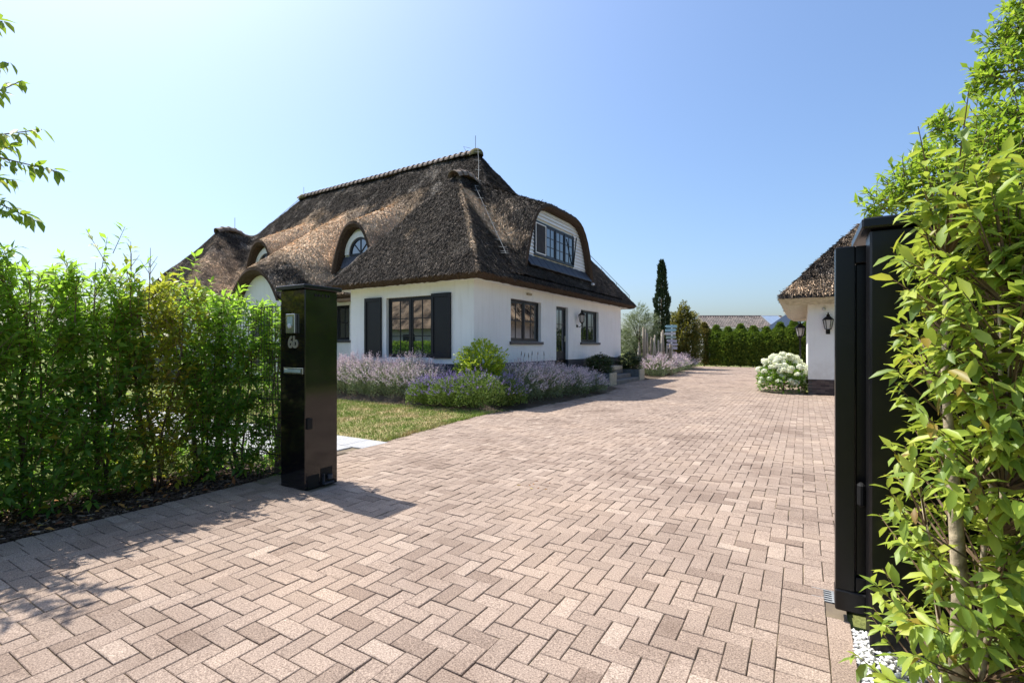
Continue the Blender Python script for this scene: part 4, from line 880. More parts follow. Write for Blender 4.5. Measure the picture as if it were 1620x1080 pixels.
hs = [(.35, 2.15, .42, .32, 330, 'tall dark laurel shrub at the near end of the left hedge', 'laurel'), (.92, 2.2, .42, .32, 330, 'laurel shrub with thick low trunk above the wide mulch, near end', 'laurel'),
      (1.45, 2.0, .40, .30, 320, 'dense dark green laurel shrub third from the near hedge end', 'laurel'), (1.92, 2.0, .40, .28, 310, 'dense laurel shrub below the tallest bare shoots of the hedge', 'laurel'),
      (2.38, 1.98, .36, .28, 230, 'thin yellowing laurel shrub with golden leaves at its top', 'laurel_y'), (2.80, 1.95, .34, .25, 240, 'green laurel shrub between the yellowing one and the last hedge shrub', 'laurel'), (3.10, 1.86, .30, .20, 150, 'slim laurel shrub with see through foot in front of the wire fence', 'laurel'), (3.42, 1.90, .36, .16, 170, 'narrow sparse laurel shrub beside the black gate post', 'laurel')]
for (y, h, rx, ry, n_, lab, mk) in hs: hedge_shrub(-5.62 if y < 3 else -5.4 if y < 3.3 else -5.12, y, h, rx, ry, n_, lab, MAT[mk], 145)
for i, (u, v0, v1, d) in enumerate(((148, 470, 415, 4.3), (205, 460, 400, 4.5), (235, 450, 392, 4.6), (118, 470, 430, 4.15))):
    p0 = at(u, v0+40, d); p1 = at(u+3, v1, d); t = thing('bare_shoot', ['bare leafless shoot, second of four above the hedge from the near end', 'tall bare forked shoot above the middle of the hedge', 'tallest bare shoot above the hedge nearest the yellowing shrub', 'short bare shoot above the near end of the hedge'][i], 'shoot', p0, 0, 'bare shoots above the left hedge'); m = MB(); d_ = p1-p0
    m.tube([(0,0,0), d_*.5+Vector((.01,0,0)), d_], [.006,.004,.002], 5)
    for q in range(5): s0 = d_*random.uniform(.3,.8); a = random.uniform(0,6.3); m.tube([s0, s0+Vector((.07*math.cos(a), .07*math.sin(a), .12))], [.003,.0015], 4)
    m.build('stem', MAT['twig'], t)

# ------------------------------------------------------------------ cherry branches at the far left
ct = thing('cherry_tree', 'cherry tree reaching drooping leafy branches in over the hedge', 'tree', (-6.9, .55, 0)); base = ct.location
MB().tube([(0,0,-.05), (.03,0,1.2), (.0,.05,2.6), (.1,.05,4.6)], [.10,.085,.07,.03], 9).build('trunk', MAT['darkbark'], ct, True)
AA, BB = [], []; bm_ = MB()
for (u0, v0, u1, v1, d0, d1) in ((-160,150,14,100,4.4,4.0), (-170,250,34,128,4.3,4.0), (-140,260,66,205,4.2,4.0), (-150,300,20,232,4.2,4.0), (-120,250,92,272,4.1,3.9), (-140,300,22,285,4.2,4.0), (-150,330,10,318,4.2,4.0), (-90,310,58,350,4.1,3.9), (-130,60,4,34,4.4,4.1), (-60,190,-5,215,3.9,3.8), (-200,200,-60,120,4.3,3.8), (-220,300,-40,170,4.2,3.7)):
    p0, p1 = at(u0,v0,d0), at(u1,v1,d1); mid = p0.lerp(p1, .5)+Vector((0,0,.08)); pts = [base+Vector((.02,.04,p0.z-.3)), p0, mid, p1]; bm_.tube([p-base for p in pts], [.018,.011,.007,.003], 5)
    for f0, f1 in ((.5,.72), (.66,.88), (.8,1.02)):
        AA.append(p0.lerp(p1, f0)+Vector((0,0,.06))); BB.append(p0.lerp(p1, f1)+Vector((0,0,.0)))
bm_.build('branch', MAT['twig'], ct, True); AA, BB = np.array(AA), np.array(BB)
P, D, N, L, W = twig_leaves(AA, BB, 10, .125, .045, .85, .05, -.55, .3); put_leaves(ct, P, D, N, L, W, MAT['cherry'], 160)

# ------------------------------------------------------------------ right laurel shrubs and the tree behind them
def big_laurel(x, y, h, r, n_tw, label, single, lean, keepfn=None):
    t = thing('laurel_shrub', label, 'shrub', (x, y, 0), 0, 'laurel shrubs right of the gate'); m = MB()
    stems = [[(x,y,-.02), (x+.01,y,.5), (x-.01,y+.02,.98), (x-.03,y+.03,1.3), (x-.02,y+.05,h)], [(x+.07,y+.05,-.02), (x+.08,y+.04,.6), (x+.13,y+.03,1.2), (x+.12,y+.02,h-.1)], [(x-.03,y-.02,-.02), (x-.06,y-.05,.4), (x-.11,y-.05,.85)], [(x+.02,y-.08,-.02), (x+.05,y-.18,.5), (x+.08,y-.22,1.1), (x+.1,y-.22,1.7)]]
    for k, s in enumerate(stems): m.tube([Vector(p)-Vector((x,y,0)) for p in s], list(np.linspace(.033 if k == 0 else .011, .005, len(s))), 10)
    m.build('trunk', MAT['bark'], t, True)
    SP = np.array([np.array(Vector(s[i]).lerp(Vector(s[i+1]), f)) for s in stems for i in range(len(s)-1) for f in (0,.25,.5,.75)])
    an = rng.uniform(0, 2*math.pi, n_tw); zz = .05+(h+.05)*rng.random(n_tw)**.9; rr = r*(.45+.6*rng.random(n_tw)**.6)*np.interp(zz, [0,.3,1.2,h*.85,h+.1], [.95,1,1.0,.8,.45])
    B = np.stack([x+lean[0]*zz+rr*np.cos(an), y+lean[1]*zz+rr*np.sin(an)*.85, zz], 1)
    sh = rng.random(n_tw) < .05; B[sh, 2] += .12+.28*rng.random(sh.sum()); B[sh, :2] = np.array([x, y])+(B[sh, :2]-np.array([x, y]))*.7
    B[:, 2] += .05*np.sin(an*3+1)+.05*np.sin(an*7)
    if keepfn is not None: B = B[keepfn(B)]
    n_tw = len(B)
    dd = ((B[:,None,:]-SP[None]-np.array([0,0,.22]))**2).sum(2); A0 = SP[dd.argmin(1)]; A = B+(A0-B)*rng.uniform(.3,.7,(n_tw,1))
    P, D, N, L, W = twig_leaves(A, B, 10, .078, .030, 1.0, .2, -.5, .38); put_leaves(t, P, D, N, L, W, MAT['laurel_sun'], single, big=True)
    V, Q = tube_arrays(A0, A, np.full(n_tw,.005), np.full(n_tw,.0035)); V2, Q2 = tube_arrays(A, B, np.full(n_tw,.0035), np.full(n_tw,.0015)); o = link('twigs', mesh_arrays('twigs', np.concatenate([V,V2])-np.array(t.location), None, np.concatenate([Q,Q2+len(V)]), MAT['twig']), t); o['kind'] = 'stuff'
def kf(B):                             # keep clear of the view of the driveway and thin before the black post
    u, v, d = proj(B); lim = np.interp(v, [300,340,420,500,560,620,740,830,900,960,1080], [1420,1400,1370,1405,1362,1395,1358,1350,1385,1335,1345])
    thin = (u > 1478) & (u < 1560) & (v > 760) & (v < 985) & (d < 1.95)
    lim = lim+26*np.sin(v/31.)*np.sin(v/13.+1); p = np.clip((u-lim-10)/120, np.where(v > 860, .75, .25), 1)
    return (u > lim+24) & (rng.random(len(B)) < p) & (d > .9) & (~thin | (rng.random(len(B)) < .38)) & ((B[:,1] < 2.86) | (B[:,0] > .75)) & ((u > 1450) | (rng.random(len(B)) < .8))
big_laurel(.50, 2.45, 1.92, .52, 1300, 'sunlit laurel shrub with pale trunk in front of the black post', 280, (.02,-.02), kf)
big_laurel(1.12, 2.30, 1.95, .52, 900, 'laurel shrub at the picture edge right of the pale trunk', 120, (-.02,0), kf)
rt = thing('laurel_tree', 'leafy bright green tree rising behind the right gate post', 'tree', (2.5, 5.9, 0)); base = rt.location
MB().tube([(0,0,-.05), (-.02,.02,1.2), (.02,0,2.4), (.1,-.05,3.6), (.2,0,4.8)], [.09,.075,.06,.04,.015], 9).build('trunk', MAT['bark'], rt, True)
AA, BB = [], []; bm_ = MB()
for (u, v, d, rp, n_) in ((1395,316,4.9,36,34), (1425,285,4.9,40,40), (1490,190,5.0,26,24), (1450,290,4.8,55,60), (1500,300,4.6,75,90), (1470,245,4.9,30,28), (1545,260,4.6,75,100), (1520,225,4.9,40,40), (1570,185,4.7,55,60), (1555,120,4.9,32,34), (1600,110,4.7,50,60), (1590,60,4.9,40,36), (1625,30,4.8,50,50), (1610,0,4.9,28,20), (1620,190,4.4,70,80), (1610,280,4.3,80,90), (1680,80,4.6,80,70), (1680,220,4.3,90,80), (1640,320,4.2,70,60), (1580,330,4.0,70,70), (1500,345,4.3,50,40), (1700,-40,4.8,90,60)):
    cpt = at(u, v, d); rad = rp/CAM_F*d; hub = base+Vector((.05,0,max(1.8, min(4.3, cpt.z-.5)))); bm_.tube([hub-base, hub.lerp(cpt,.55)+Vector((0,0,.06))-base, cpt-base], [.022,.013,.006], 6)
    o_ = rand_dirs(n_)*rad*(.35+.65*rng.random((n_,1))**.5); b_ = np.array(cpt)+o_; a_ = np.array(cpt)+o_*.35+rng.normal(size=(n_,3))*.03-np.array([0,0,.08]); AA.append(a_); BB.append(b_)
bm_.build('branch', MAT['twig'], rt, True); AA, BB = np.concatenate(AA), np.concatenate(BB)
P, D, N, L, W = twig_leaves(AA, BB, 8, .085, .036, .95, .15, -.05, .3); put_leaves(rt, P, D, N, L, W, MAT['tree_leaf'], 280)
V, Q = tube_arrays(AA, BB, np.full(len(AA),.005), np.full(len(AA),.002)); o = link('twigs', mesh_arrays('twigs', V-np.array(base), None, Q, MAT['twig']), rt); o['kind'] = 'stuff'

# ------------------------------------------------------------------ border flowers
def clump(name, label, cat, group, x, y, r, h, ns, leafm, flm, z=None, spike=.16, fw=.020, lean=(0,0), leaf=.03, flower_h=.45, ry=None, nl=None):
    z = bed_z(x, y) if z is None else z; t = thing(name, label, cat, (x, y, z), 0, group); ry = ry or r
    an = rng.uniform(0, 2*math.pi, ns); q = rng.random(ns)**.5; hx = np.stack([r*q*np.cos(an), ry*q*np.sin(an), h*np.sqrt(np.maximum(0, 1-.82*q*q))*(.8+.32*rng.random(ns))], 1); hx[:,:2] += np.array(lean)*hx[:,2:3]
    B0 = hx*np.array([.35,.35,0]); A = B0+(hx-B0)*(1-spike/np.maximum(h, .01)*1.0)
    V, Q = tube_arrays(B0, hx, np.full(ns,.004), np.full(ns,.002)); st = link('stems', mesh_arrays('stems', V, None, Q, leafm), t); st['kind'] = 'stuff'
    # flower spikes: whorls of little florets
    nf = 12; f = np.tile(np.linspace(0,1,nf), (ns,1)); sp = spike*(.7+.6*rng.random(ns)); ax = nrm(hx-B0+np.stack([hx[:,0]*.5,hx[:,1]*.5,0*an],1))
    P = hx[:,None,:]+ax[:,None,:]*(sp[:,None]*(f-.45))[...,None]; P = P.reshape(-1,3)+rng.normal(0,.006,(ns*nf,3)); D = rand_dirs(ns*nf)*1.0+np.repeat(ax,nf,0)*.5
    L = fw*(1.1-.5*np.tile(np.linspace(0,1,nf),ns))*(.7+.6*rng.random(ns*nf)); k = rng.random(ns*nf) < .9
    V, T, _ = leaf_mesh_data(P[k], D[k], rand_dirs(k.sum()), L[k]*1.4, L[k]); o = link('flower_spikes', mesh_arrays('flower_spikes', V, T, None, flm), t); o['kind'] = 'stuff'
    nl = nl or ns*9; an = rng.uniform(0, 2*math.pi, nl); q = rng.random(nl)**.45; zz = h*np.sqrt(np.maximum(0,1-.8*q*q))*(.1+.85*rng.random(nl)**.7); P = np.stack([r*q*np.cos(an)*.98, ry*q*np.sin(an)*.98, zz],1); P[:,:2] += np.array(lean)*P[:,2:3]
    D = nrm(P*np.array([1,1,.4]))+rng.normal(size=(nl,3))*.6+np.array([0,0,.6]); L = leaf*(.7+.8*rng.random(nl)); V, T, _ = leaf_mesh_data(P, D, rand_dirs(nl), L, L*.42); o = link('foliage', mesh_arrays('foliage', V, T, None, leafm), t); o['kind'] = 'stuff'
    return t
CM = 'catmint clumps in the borders'
front = [(-12.4, 9.75), (-11.6, 9.6), (-10.85, 9.65), (-10.15, 9.55), (-9.45, 9.6), (-8.8, 9.65), (-8.25, 9.7)]
fl = ['pale lilac catmint clump half hidden behind the black gate post', 'pale lilac catmint clump just right of the black gate post', 'pale catmint clump under the left shutter', 'pale catmint clump between left shutter and window', 'pale catmint clump under the middle of the shuttered window', 'pale catmint clump under the right shutter', 'greenish catmint clump at the right end of the row before the shuttered wall']
for (x, y), l_ in zip(front, fl): clump('catmint', l_, 'catmint', CM, x, y-.05, .66, 1.02+random.uniform(-.16,.14), 400, MAT['mint_leaf'], MAT['mint_flower'], z=.06, ry=.68, spike=.20, fw=.025, nl=6500)
side = [(-6.35, 10.7), (-6.2, 11.5), (-6.3, 12.3), (-6.05, 13.0), (-6.2, 13.7), (-5.95, 14.2)]
sl = ['purple catmint clump behind the dark lavender at the house corner', 'catmint clump on the driveway edge nearest the lavender', 'tall purple catmint clump below the first window on the shaded wall', 'silvery catmint clump bulging onto the driveway before the glazed door', 'purple catmint clump against the plinth left of the glazed door', 'silvery catmint clump at the far end beside the planter']
for (x, y), l_ in zip(side, sl): clump('catmint', l_, 'catmint', CM, x, y, .78, 1.0-.11*(y-10.7)+random.uniform(-.06,.10), 400, MAT['mint_leaf'], MAT['mint_flower'], z=.0, ry=.66, lean=(.22,0), fw=.025, nl=6500)
for i, (x, y) in enumerate([(-6.15, 24.0), (-6.25, 26.2), (-6.4, 28.6), (-6.55, 31.2), (-6.8, 34), (-8.6, 23.2)]):
    clump('catmint', ['silvery catmint clump in front of the driftwood fence', 'lilac catmint clump beneath the coloured signpost', 'lilac catmint clump just past the signpost', 'second last catmint clump before the far hedge', 'farthest catmint clump near the far hedge', 'pink tinged catmint clump behind the second planter'][i], 'catmint', CM, x, y, .95, .95, 300, MAT['mint_leaf'], MAT['mint_flower'], z=0, ry=1.0, fw=.04, leaf=.05, spike=.22)
for i, (x, y, r, h) in enumerate([(-7.75, 9.1, .58, .62), (-7.0, 9.05, .62, .70), (-6.35, 9.1, .66, .80), (-6.05, 9.75, .55, .68)]):
    clump('lavender', ['small deep purple lavender mound on the lawn side', 'deep purple lavender mound left of the rounded front one', 'round green lavender mound bulging at the driveway corner', 'purple lavender mound under the lime green shrub'][i], 'lavender', 'deep purple lavender mounds', x, y, r, h*1.05, (260, 240, 110, 200)[i], MAT['lav_leaf'], MAT['lav_flower'], z=.05, spike=.09, fw=.020, nl=5200, leaf=.045, lean=(0,-.05))
# dark dried sage spikes at the plinth
t = thing('dark_sage', 'few dark dried flower stalks standing against the white wall', 'plant', (-6.95, 12.7, .5))
for i in range(6):
    m = MB()
   
    p = Vector((random.uniform(-.1,.1), random.uniform(-1.0,1.0), 0)); h_ = .50+.22*random.random(); ln = random.gauss(0, .06); m.tube([p, p+Vector((.03,ln,h_))], [.005,.004], 4); q = p+Vector((.03,ln,h_-.02)); m.tube([q, q+Vector((0,ln*.3,.05)), q+Vector((0,ln*.5,.10+.05*random.random()))], [.010,.014,.005], 5); m.build('stalk', MAT['darkbark'], t)
def ball_shrub(name, label, cat, loc, rx, ry, h, n_, L, W, mat, group=None, trunk=True, zc=.5, per=6, shape=1.0, barkr=.03, tw=.45, single=0, updroop=.1):
    t = thing(name, label, cat, loc, 0, group); b = np.array(t.location); d = rand_dirs(n_); rad = (.45+.55*rng.random((n_,1))**.5); lum = 1+.18*np.sin(d[:,0:1]*5+1)*np.cos(d[:,2:3]*6)
    B = d*rad*lum*np.array([rx,ry,h*.5])+np.array([0,0,h*zc]); 
    if shape != 1.0: f = np.interp(B[:,2]/h, [0,.12,.35,.7,1.0], shape)[:,None]; B[:,:2] *= f
    B = B[B[:,2] > .02]; n_ = len(B); A = B*np.array([1-tw,1-tw,1])-np.array([0,0,tw*h*.12]); A[:,2] = np.maximum(A[:,2], .01)
    P, D, N, Lr, Wr = twig_leaves(A, B, per, L, W, .9, .25, updroop, .3)
    if single: put_leaves(t, P+b, D, N, Lr, Wr, mat, single)
    else: V, T, _ = leaf_mesh_data(P, D, N, Lr, Wr); o = link('crown', mesh_arrays('crown', V, T, None, mat, True), t); o['kind'] = 'stuff'
    if trunk:
        m = MB(); m.tube([(0,0,-.02), (.02,.01,h*.35), (0,.02,h*.75)], [barkr,barkr*.7,barkr*.3], 7)
        for k in range(7): a = random.uniform(0,6.3); z = h*random.uniform(.12,.5); m.tube([(0,0,z), (rx*.5*math.cos(a), ry*.5*math.sin(a), z+h*.25)], [barkr*.5,barkr*.15], 5)
        m.build('trunk', MAT['darkbark'], t, True)
    return t
ball_shrub('lime_shrub', 'lime green leafy shrub at the corner of the white house', 'shrub', (-6.85, 9.95, .35), .74, .66, 1.2, 1000, .075, .042, MAT['lime'], updroop=.2)
# planters, box balls, steps
for i, (y0, y1) in enumerate(((16.85, 17.5), (20.55, 21.2))):
    t = thing('planter', ['grey planter box before the steps next to the catmint', 'grey planter box beyond the steps next to the driftwood fence'][i], 'planter', (-6.55, (y0+y1)/2, 0), 0, 'planter boxes flanking the steps'); hy = (y1-y0)/2
    for s in (-1, 1): MB().box(-.6, .548, s*hy-.02, s*hy+.02, 0, .46, .004).build('side_board', MAT['zinc'], t)
    MB().box(.55, .60, -hy-.021, hy+.021, 0, .47, .006).build('end_board', MAT['beige'], t); MB().box(-.6, -.55, -hy+.021, hy-.021, 0, .46, .004).build('end_board', MAT['zinc'], t); MB().box(-.549, .549, -hy+.021, hy-.021, .3, .41).build('potting_soil', MAT['mulchbed'], t)
    ball_shrub('box_ball', ['dark clipped box bush in the planter nearer the camera', 'dark clipped box bush in the planter beyond the steps'][i], 'box bush', (-6.5, (y0+y1)/2, .38), .62, .52, .78, 900, .060, .034, MAT['box'], 'box bushes in the planters', per=7, barkr=.02)
stp = thing('stone_steps', 'low grey stone steps between the two planter boxes', 'steps', (-6.6, 19, 0))
for k, (xa, zt) in enumerate(((.62, .14), (.28, .30), (-.08, .46))): MB().box(-1.0, xa, -1.42-(.0 if k else .0), 1.48, zt-.16 if k else -.02, zt-.002*k, .012).build('step', MAT['stonestep'], stp)
MB().box(-1.0, -.09, -1.42, 1.48, .46, .62, .012).build('step', MAT['beige'], stp)
# driftwood fence
df = thing('driftwood_fence', 'rustic fence of upright weathered stakes of uneven height', 'fence', at(1035, 590, 24.3)); df.location.z = 0; df.rotation_euler.z = R(YAW-12)
hts = [1.5,1.65,2.4,2.3,2.1,1.9,2.0,1.85,1.75,2.15,2.25,1.5,1.55,1.5]
for i, h in enumerate(hts):
    x = -.80+i*.125; j = random.uniform(-.03,.03); MB().tube([(x,j,-.05), (x+random.gauss(0,.02),j,h*.5), (x+random.gauss(0,.04),j,h)], [.058,.055,.045], 7).build('stake', MAT['oldwood'], df, True)
# feather grass, olive, cypress, bronze shrub
t = thing('feather_grass', 'arching pale green grass clump beside the signpost', 'ornamental grass', (-7.0, 32.4, 0)); m = 1500; a = rng.uniform(0,6.28,m); q = .15+rng.random(m); P = np.stack([.12*np.cos(a),.12*np.sin(a),0*a],1); Mid = P+np.stack([.4*q*np.cos(a),.4*q*np.sin(a),.9+.25*rng.random(m)],1); E_ = Mid+np.stack([.65*q*np.cos(a),.65*q*np.sin(a),.25-.45*q],1)
V1, Q1 = tube_arrays(P, Mid, np.full(m,.006), np.full(m,.006)); V2, Q2 = tube_arrays(Mid, E_, np.full(m,.007), np.full(m,.002)); o = link('blades', mesh_arrays('blades', np.concatenate([V1,V2]), None, np.concatenate([Q1,Q2+len(V1)]), MAT['straw']), t); o['kind'] = 'stuff'
p = at(1012, 590, 25.5); ball_shrub('olive_tree', 'silvery green olive tree between the house and the driftwood fence', 'tree', (p.x, p.y, 0), 1.15, 1.1, 3.35, 2800, .085, .024, MAT['olive'], zc=.56, per=9, barkr=.10, tw=.4, updroop=.2)
p = at(1047, 590, 27.5); ct_ = thing('cypress', 'tall narrow dark green cypress beyond the house', 'tree', (p.x, p.y, 0)); n_ = 6500; zz = .3+5.9*rng.random(n_); rad = np.interp(zz, [.2,.8,2.5,4.2,5.2,5.9,6.25], [.30,.42,.45,.36,.22,.13,.03])*(.55+.45*rng.random(n_)**.5)*(1+.22*np.sin(zz*5.2)*np.sin(zz*1.7+1)); a = rng.uniform(0,6.28,n_)
P = np.stack([rad*np.cos(a),rad*np.sin(a),zz],1); D = np.stack([np.cos(a)*.5,np.sin(a)*.5,np.ones(n_)*1.3],1)+rng.normal(size=(n_,3))*.3; L = .10+.14*rng.random(n_); V, T, _ = leaf_mesh_data(P, D, rand_dirs(n_), L, L*.35); o = link('crown', mesh_arrays('crown', V, T, None, MAT['cypress'], True), ct_); o['kind'] = 'stuff'
MB().tube([(0,0,-.05),(0,0,2.5),(0,0,5.8)], [.11,.08,.02], 8).build('trunk', MAT['darkbark'], ct_, True)
p = at(1080, 585, 31); ball_shrub('bronze_shrub', 'tall bronze green bush between the cypress and the far hedge', 'bush', (p.x, p.y, 0), 1.30, 1.25, 4.1, 3200, .13, .07, MAT['bronze'], zc=.5, per=6, barkr=.08, shape=[.85,1,1.05,.9,.75])
# signpost with coloured boards
sp_ = thing('direction_signpost', 'white signpost with stacked pale blue and lilac direction boards', 'signpost', at(1063, 590, 26.5)); sp_.location.z = 0; sp_.rotation_euler.z = R(YAW)
MB().tube([(0,0,-.05),(0,0,2.62)], .05, 8).build('post', MAT['signwhite'], sp_)
for i, (z, w0, w1, mk) in enumerate(((2.45,-.30,.27,'signblue'),(2.25,-.28,.25,'signblue'),(2.06,-.26,.27,'signwhite'),(1.86,-.26,.22,'signgreen'),(1.66,-.28,.20,'signlilac'),(1.47,-.30,.24,'signlilac'),(1.28,-.24,.20,'signlilac'))):
    m = MB(); hgt = .145; tip = .09 if i % 2 else -.09; pts = [(w0,z),(w1,z),(w1,z+hgt),(w0,z+hgt)]
    if tip > 0: pts = [(w0,z),(w1,z),(w1+tip,z+hgt/2),(w1,z+hgt),(w0,z+hgt)]
    else: pts = [(w0,z),(w1,z),(w1,z+hgt),(w0,z+hgt),(w0+tip,z+hgt/2)]
    n_ = len(pts); m.poly([(a,-.075,b) for a,b in pts]); m.poly([(a,-.052,b) for a,b in pts][::-1])
    for k in range(n_): a, b = pts[k], pts[(k+1)%n_]; m.quad((a[0],-.075,a[1]),(a[0],-.052,a[1]),(b[0],-.052,b[1]),(b[0],-.075,b[1]))
    o = m.build('sign_board', MAT[mk], sp_); o.rotation_euler.y = R(random.uniform(-3,3))
# far hedge of thuja
for i in range(13):
    x = -6.3+i*.82; h = 2.55+random.uniform(-.15,.25); t = thing('thuja', None, 'conifer', (x, 38.2+random.uniform(-.1,.1), 0), 0, 'thuja conifers of the far hedge')
    t['label'] = 'browning thuja at the left end of the far hedge' if i == 0 else 'green thuja in the clipped far hedge across the driveway end'
    n_ = 6500; zz = .02+h*1.12*rng.random(n_)**.85; rad = np.interp(zz/h, [0,.1,.7,.9,1.0,1.13], [.7,.8,.74,.5,.2,.03])*(.7+.3*rng.random(n_)**.5); a = rng.uniform(0,6.28,n_); P = np.stack([rad*np.cos(a)*1.05,rad*np.sin(a),zz],1); D = np.stack([np.cos(a),np.sin(a),np.full(n_,.75)],1)+rng.normal(size=(n_,3))*.45
    L = .10+.12*rng.random(n_); V, T, _ = leaf_mesh_data(P, D, rand_dirs(n_), L, L*.5); o = link('crown', mesh_arrays('crown', V, T, None, MAT['thuja_b'] if i == 0 else MAT['thuja'], True), t); o['kind'] = 'stuff'
    MB().tube([(0,0,-.05),(0,0,h*.8)], [.05,.02], 6).build('trunk', MAT['darkbark'], t)
# hydrangea
hy = thing('hydrangea', 'big white flowering hydrangea at the garage corner', 'shrub', (-.55, 17.75, 0)); n_ = 2600; a = rng.uniform(0,6.28,n_); q = rng.random(n_)**.5; hh = 1.0*np.sqrt(1-.75*q*q); P = np.stack([.72*q*np.cos(a),1.0*q*np.sin(a),hh*(.06+.9*rng.random(n_)**.7)],1)
D = nrm(P)+rng.normal(size=(n_,3))*.5; L = .08+.06*rng.random(n_); V, T, _ = leaf_mesh_data(P, D, np.array([[0,0,1.]])+rng.normal(size=(n_,3))*.4, L, L*.6); o = link('foliage', mesh_arrays('foliage', V, T, None, MAT['hyd_leaf'], True), hy); o['kind'] = 'stuff'
heads = []
for k in range(4):
    d = rand_dirs(110); d[:,2] = np.abs(d[:,2])*1.0-.35*(rng.random(110)); P = nrm(d)*np.array([.092,.092,.075])*(1+.08*rng.normal(size=(110,1))); V, T, _ = leaf_mesh_data(P, np.cross(d, rand_dirs(110)), d, .05, .045, droop=.0); heads.append(mesh_arrays('flower_head', V, T, None, MAT['hyd_flower'], False))
k = 0
while k < 92:
    a_ = random.uniform(0, 6.28); q_ = random.random()**.45; x, y = .74*q_*math.cos(a_), 1.0*q_*math.sin(a_); z = 1.16*math.sqrt(1-.70*q_*q_)+random.uniform(-.12,.05)
    if q_ > .78: z = random.uniform(.30, .85)
    o = link('flower_head', heads[k % 4], hy, (x, y, z)); s = random.uniform(.8, 1.25); o.scale = (s,s,s); o.rotation_euler = (random.gauss(0,.3), random.gauss(0,.3), random.uniform(0,6)); k += 1
MB().tube([(0,0,-.03),(.05,.02,.4),(.1,.1,.75)], [.02,.015,.008], 6).tube([(0,0,.02),(-.1,-.2,.4),(-.2,-.35,.7)], [.018,.014,.006], 6).build('stem', MAT['twig'], hy)

# ------------------------------------------------------------------ neighbour's tiled house beyond the far hedge
D_ = 52.; nb = thing('tiled_house', 'low white house with brown pantile roof beyond the far hedge', 'house', at(1190, 575, D_), R(YAW)); nb.location.z = 0
pxm = D_/CAM_F; xl, xr = -70*pxm, 72*pxm; ez, rz_ = CAM_H+(548-519)*pxm, CAM_H+(548-501)*(pxm*1.05)
MB().box(xl+.25, xr, .5, 6, 0, ez).build('wall', MAT['render'], nb)
rows = 7; nt_ = int((xr-xl)/.27)
slope = Vector((0, 2.6, rz_-ez))
tile = []
for r in range(rows):
    for k in range(nt_):
        b = Vector((xl+k*.27, 0, ez))+slope*(r/rows); u = Vector((.27,0,0)); s = slope/rows*1.12; up = Vector((0,-.09,.09)); pr = [(0,.0),(.2,.9),(.45,1.0),(.7,.5),(1.0,0)]
        tile.append((b, u, s, up, pr))
tv, tq = [], []
for b, u, s, up, pr in tile:
    n0 = len(tv)
    for f, h in pr: tv.append(tuple(b+u*f+up*h+Vector((0,-.02,.03)))); tv.append(tuple(b+u*f+s+up*h*.9))
    for i in range(4): tq.append((n0+2*i, n0+2*i+2, n0+2*i+3, n0+2*i+1))
rf_ = link('tiled_roof', mesh_arrays('tiled_roof', np.array(tv), None, np.array(tq), MAT['pantile'], True), nb); rf_['kind'] = 'stuff'
for k in range(int((xr-xl)/.42)): m = MB(); m.tube([(xl+k*.42,2.62,rz_+.03),(xl+k*.42+.43,2.62,rz_+.04)], [.14,.12], 8); m.build('ridge_tile', MAT['pantile'], nb)
MB().obox((xl-.05,0,ez), (0,5.2,0), (.1,0,0), (0,0,.02)).poly([(xl,0,ez),(xl,2.6,rz_),(xl,5.2,ez)]).build('gable_end', MAT['oldwood'], nb)
MB().tube([(xl-.2,2.6,rz_+.1),(xl-.35,2.6,rz_+.2)], .08, 6).build('finial', MAT['matt_black'], nb)
nl_ = Vector((0,-slope.z,slope.y)).normalized(); o0 = Vector((xl+(xr-xl)*.72, 0, ez))+slope*.18+nl_*.14; sp2 = thing('solar_panel', 'bright reflective solar panel on the brown pantile roof', 'solar panel', nb.matrix_basis @ Vector((0,0,0)))
sp2.rotation_euler.z = R(YAW); sp2.location = nb.location
MB().obox(o0, (1.9,0,0), slope*.8, nl_*.05).build('panel', MAT['solar'], sp2); m = MB()
for (oo, uu, vv) in ((o0,(1.9,0,0),slope*.03),(o0+slope*.77,(1.9,0,0),slope*.03),(o0,(.06,0,0),slope*.8),(o0+Vector((1.84,0,0)),(.06,0,0),slope*.8)): m.obox(oo+nl_*.05, uu, vv, nl_*.02)
m.build('frame', MAT['galv'], sp2)
# white gabled barn at its right
wb = thing('gabled_shed', 'dark shed with white slanting bargeboard left of the garage', 'shed', at(1275, 575, 46), R(YAW)); wb.location.z = 0; q = 46/CAM_F
gz0 = CAM_H+(548-522)*q; gz1 = CAM_H+(548-494)*q
MB().poly([(-22*q,0,0),(60*q,0,0),(60*q,0,gz0),(19*q,0,gz1),(-22*q,0,gz0)]).poly([(-22*q,0,0),(-22*q,5,0),(-22*q,5,gz0),(-22*q,0,gz0)]).build('wall', MAT['satin'], wb)
sl_ = Vector((41*q,0,gz1-gz0)); MB().obox((-26*q,-.12,gz0-.12), sl_*1.08, (0,.1,0), (0,0,.22)).build('bargeboard', MAT['white_wood'], wb); MB().obox((-26*q,-.14,gz0+.11), sl_*1.08, (0,5,0), (0,0,.06)).build('roof', MAT['satin'], wb)

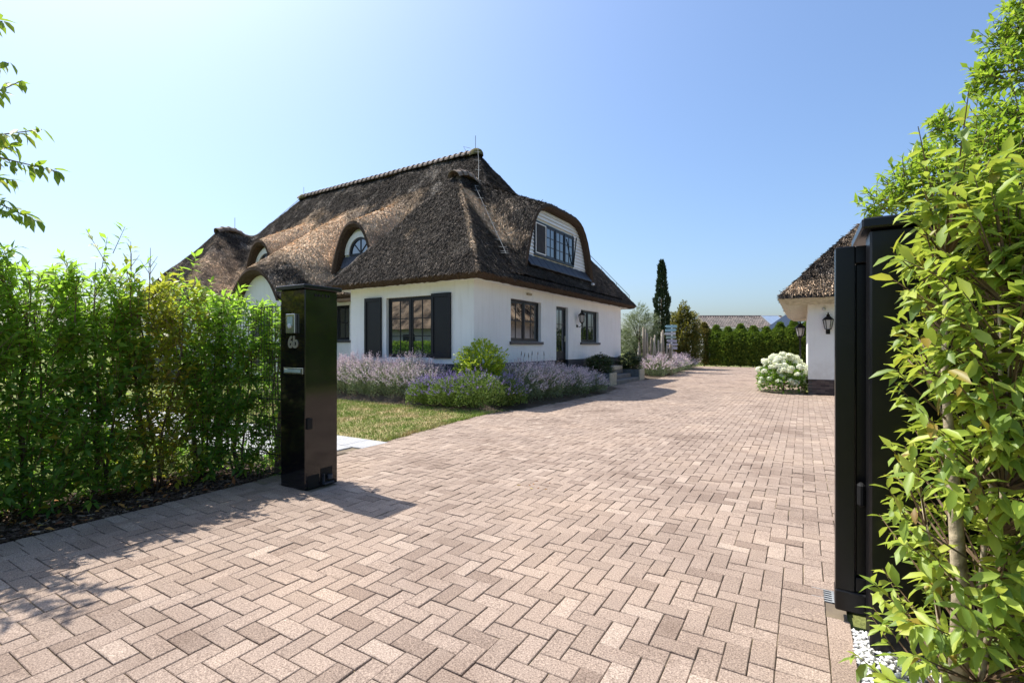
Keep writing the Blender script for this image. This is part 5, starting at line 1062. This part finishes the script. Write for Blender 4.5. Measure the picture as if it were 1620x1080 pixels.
# ------------------------------------------------------------------ distant trees all round
n_ = 0; Ps, Ds, Ls = [], [], []
for k in range(150):
    a = 2*math.pi*k/150+random.uniform(-.02,.02); rr = random.uniform(95, 150); cxy = np.array([rr*math.cos(a), rr*math.sin(a)]); hh = random.uniform(3.5, 6.5)
    m = 260; d = rand_dirs(m); P = d*np.array([random.uniform(3,5), 4, hh*.5])*(.6+.4*rng.random((m,1)))+np.array([cxy[0],cxy[1],hh*.5]); Ps.append(P[P[:,2] > 0]); Ds.append(d[P[:,2] > 0])
P, D = np.concatenate(Ps), np.concatenate(Ds); L = .7+.6*rng.random(len(P)); V, T, _ = leaf_mesh_data(P, D+rand_dirs(len(P))*.7, rand_dirs(len(P)), L, L*.8)
tag(link('distant_trees', mesh_arrays('distant_trees', V, T, None, MAT['far_tree'], True)), 'low far line of trees beyond the garden', 'trees', kind='stuff')
# house and hedge across the lane (mirrored in the windows)
ah = thing('thatched_cottage', 'thatched white cottage across the lane mirrored in the shuttered window', 'house', (-31, -13, 0))
MB().box(-7, 7, -5, 5, 0, 2.8).build('wall', MAT['render'], ah); m = MB(); a = [(-7.6,-5.6,2.8),(7.6,-5.6,2.8),(7.6,5.6,2.8),(-7.6,5.6,2.8)]; r0, r1 = (-3,0,8.6),(3,0,8.6)
m.quad(a[0],a[1],r1,r0); m.quad(a[2],a[3],r0,r1); m.poly([a[1],a[2],r1]); m.poly([a[3],a[0],r0]); q = m.build('thatched_roof', MAT['thatch'], ah); [q.data.attributes.new(k_, 'FLOAT', 'POINT').data.foreach_set('value', [v_]*len(q.data.vertices)) for k_, v_ in (('pale', 1.), ('lit_straw', .45))]
for x in (-4, -1, 2.5): f_ = MB().box(x, x+1.3, 5.0, 5.04, 1.0, 2.4).build('window', MAT['anthracite'], ah)
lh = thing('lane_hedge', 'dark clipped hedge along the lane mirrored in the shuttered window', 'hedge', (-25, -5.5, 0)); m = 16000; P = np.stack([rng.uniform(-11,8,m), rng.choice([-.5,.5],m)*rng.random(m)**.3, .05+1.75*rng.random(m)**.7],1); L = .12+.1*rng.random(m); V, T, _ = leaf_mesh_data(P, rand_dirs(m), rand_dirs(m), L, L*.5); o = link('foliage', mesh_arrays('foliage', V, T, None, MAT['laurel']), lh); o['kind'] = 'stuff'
gh = thing('post_reflection_hedge', 'unseen dark hedge added to darken the reflection in the glossy post', 'hedge', (7.5, 10, 0)); m = 11000; P = np.stack([rng.choice([-.6,.6],m)*rng.random(m)**.3, rng.uniform(-6,6.5,m), .05+5.2*rng.random(m)**.8],1); L = .2+.15*rng.random(m); V, T, _ = leaf_mesh_data(P, rand_dirs(m), rand_dirs(m), L, L*.6); o = link('foliage', mesh_arrays('foliage', V, T, None, MAT['laurel']), gh); o['kind'] = 'stuff'  # out-of-view hedge, added only for the dark reflection in the left post
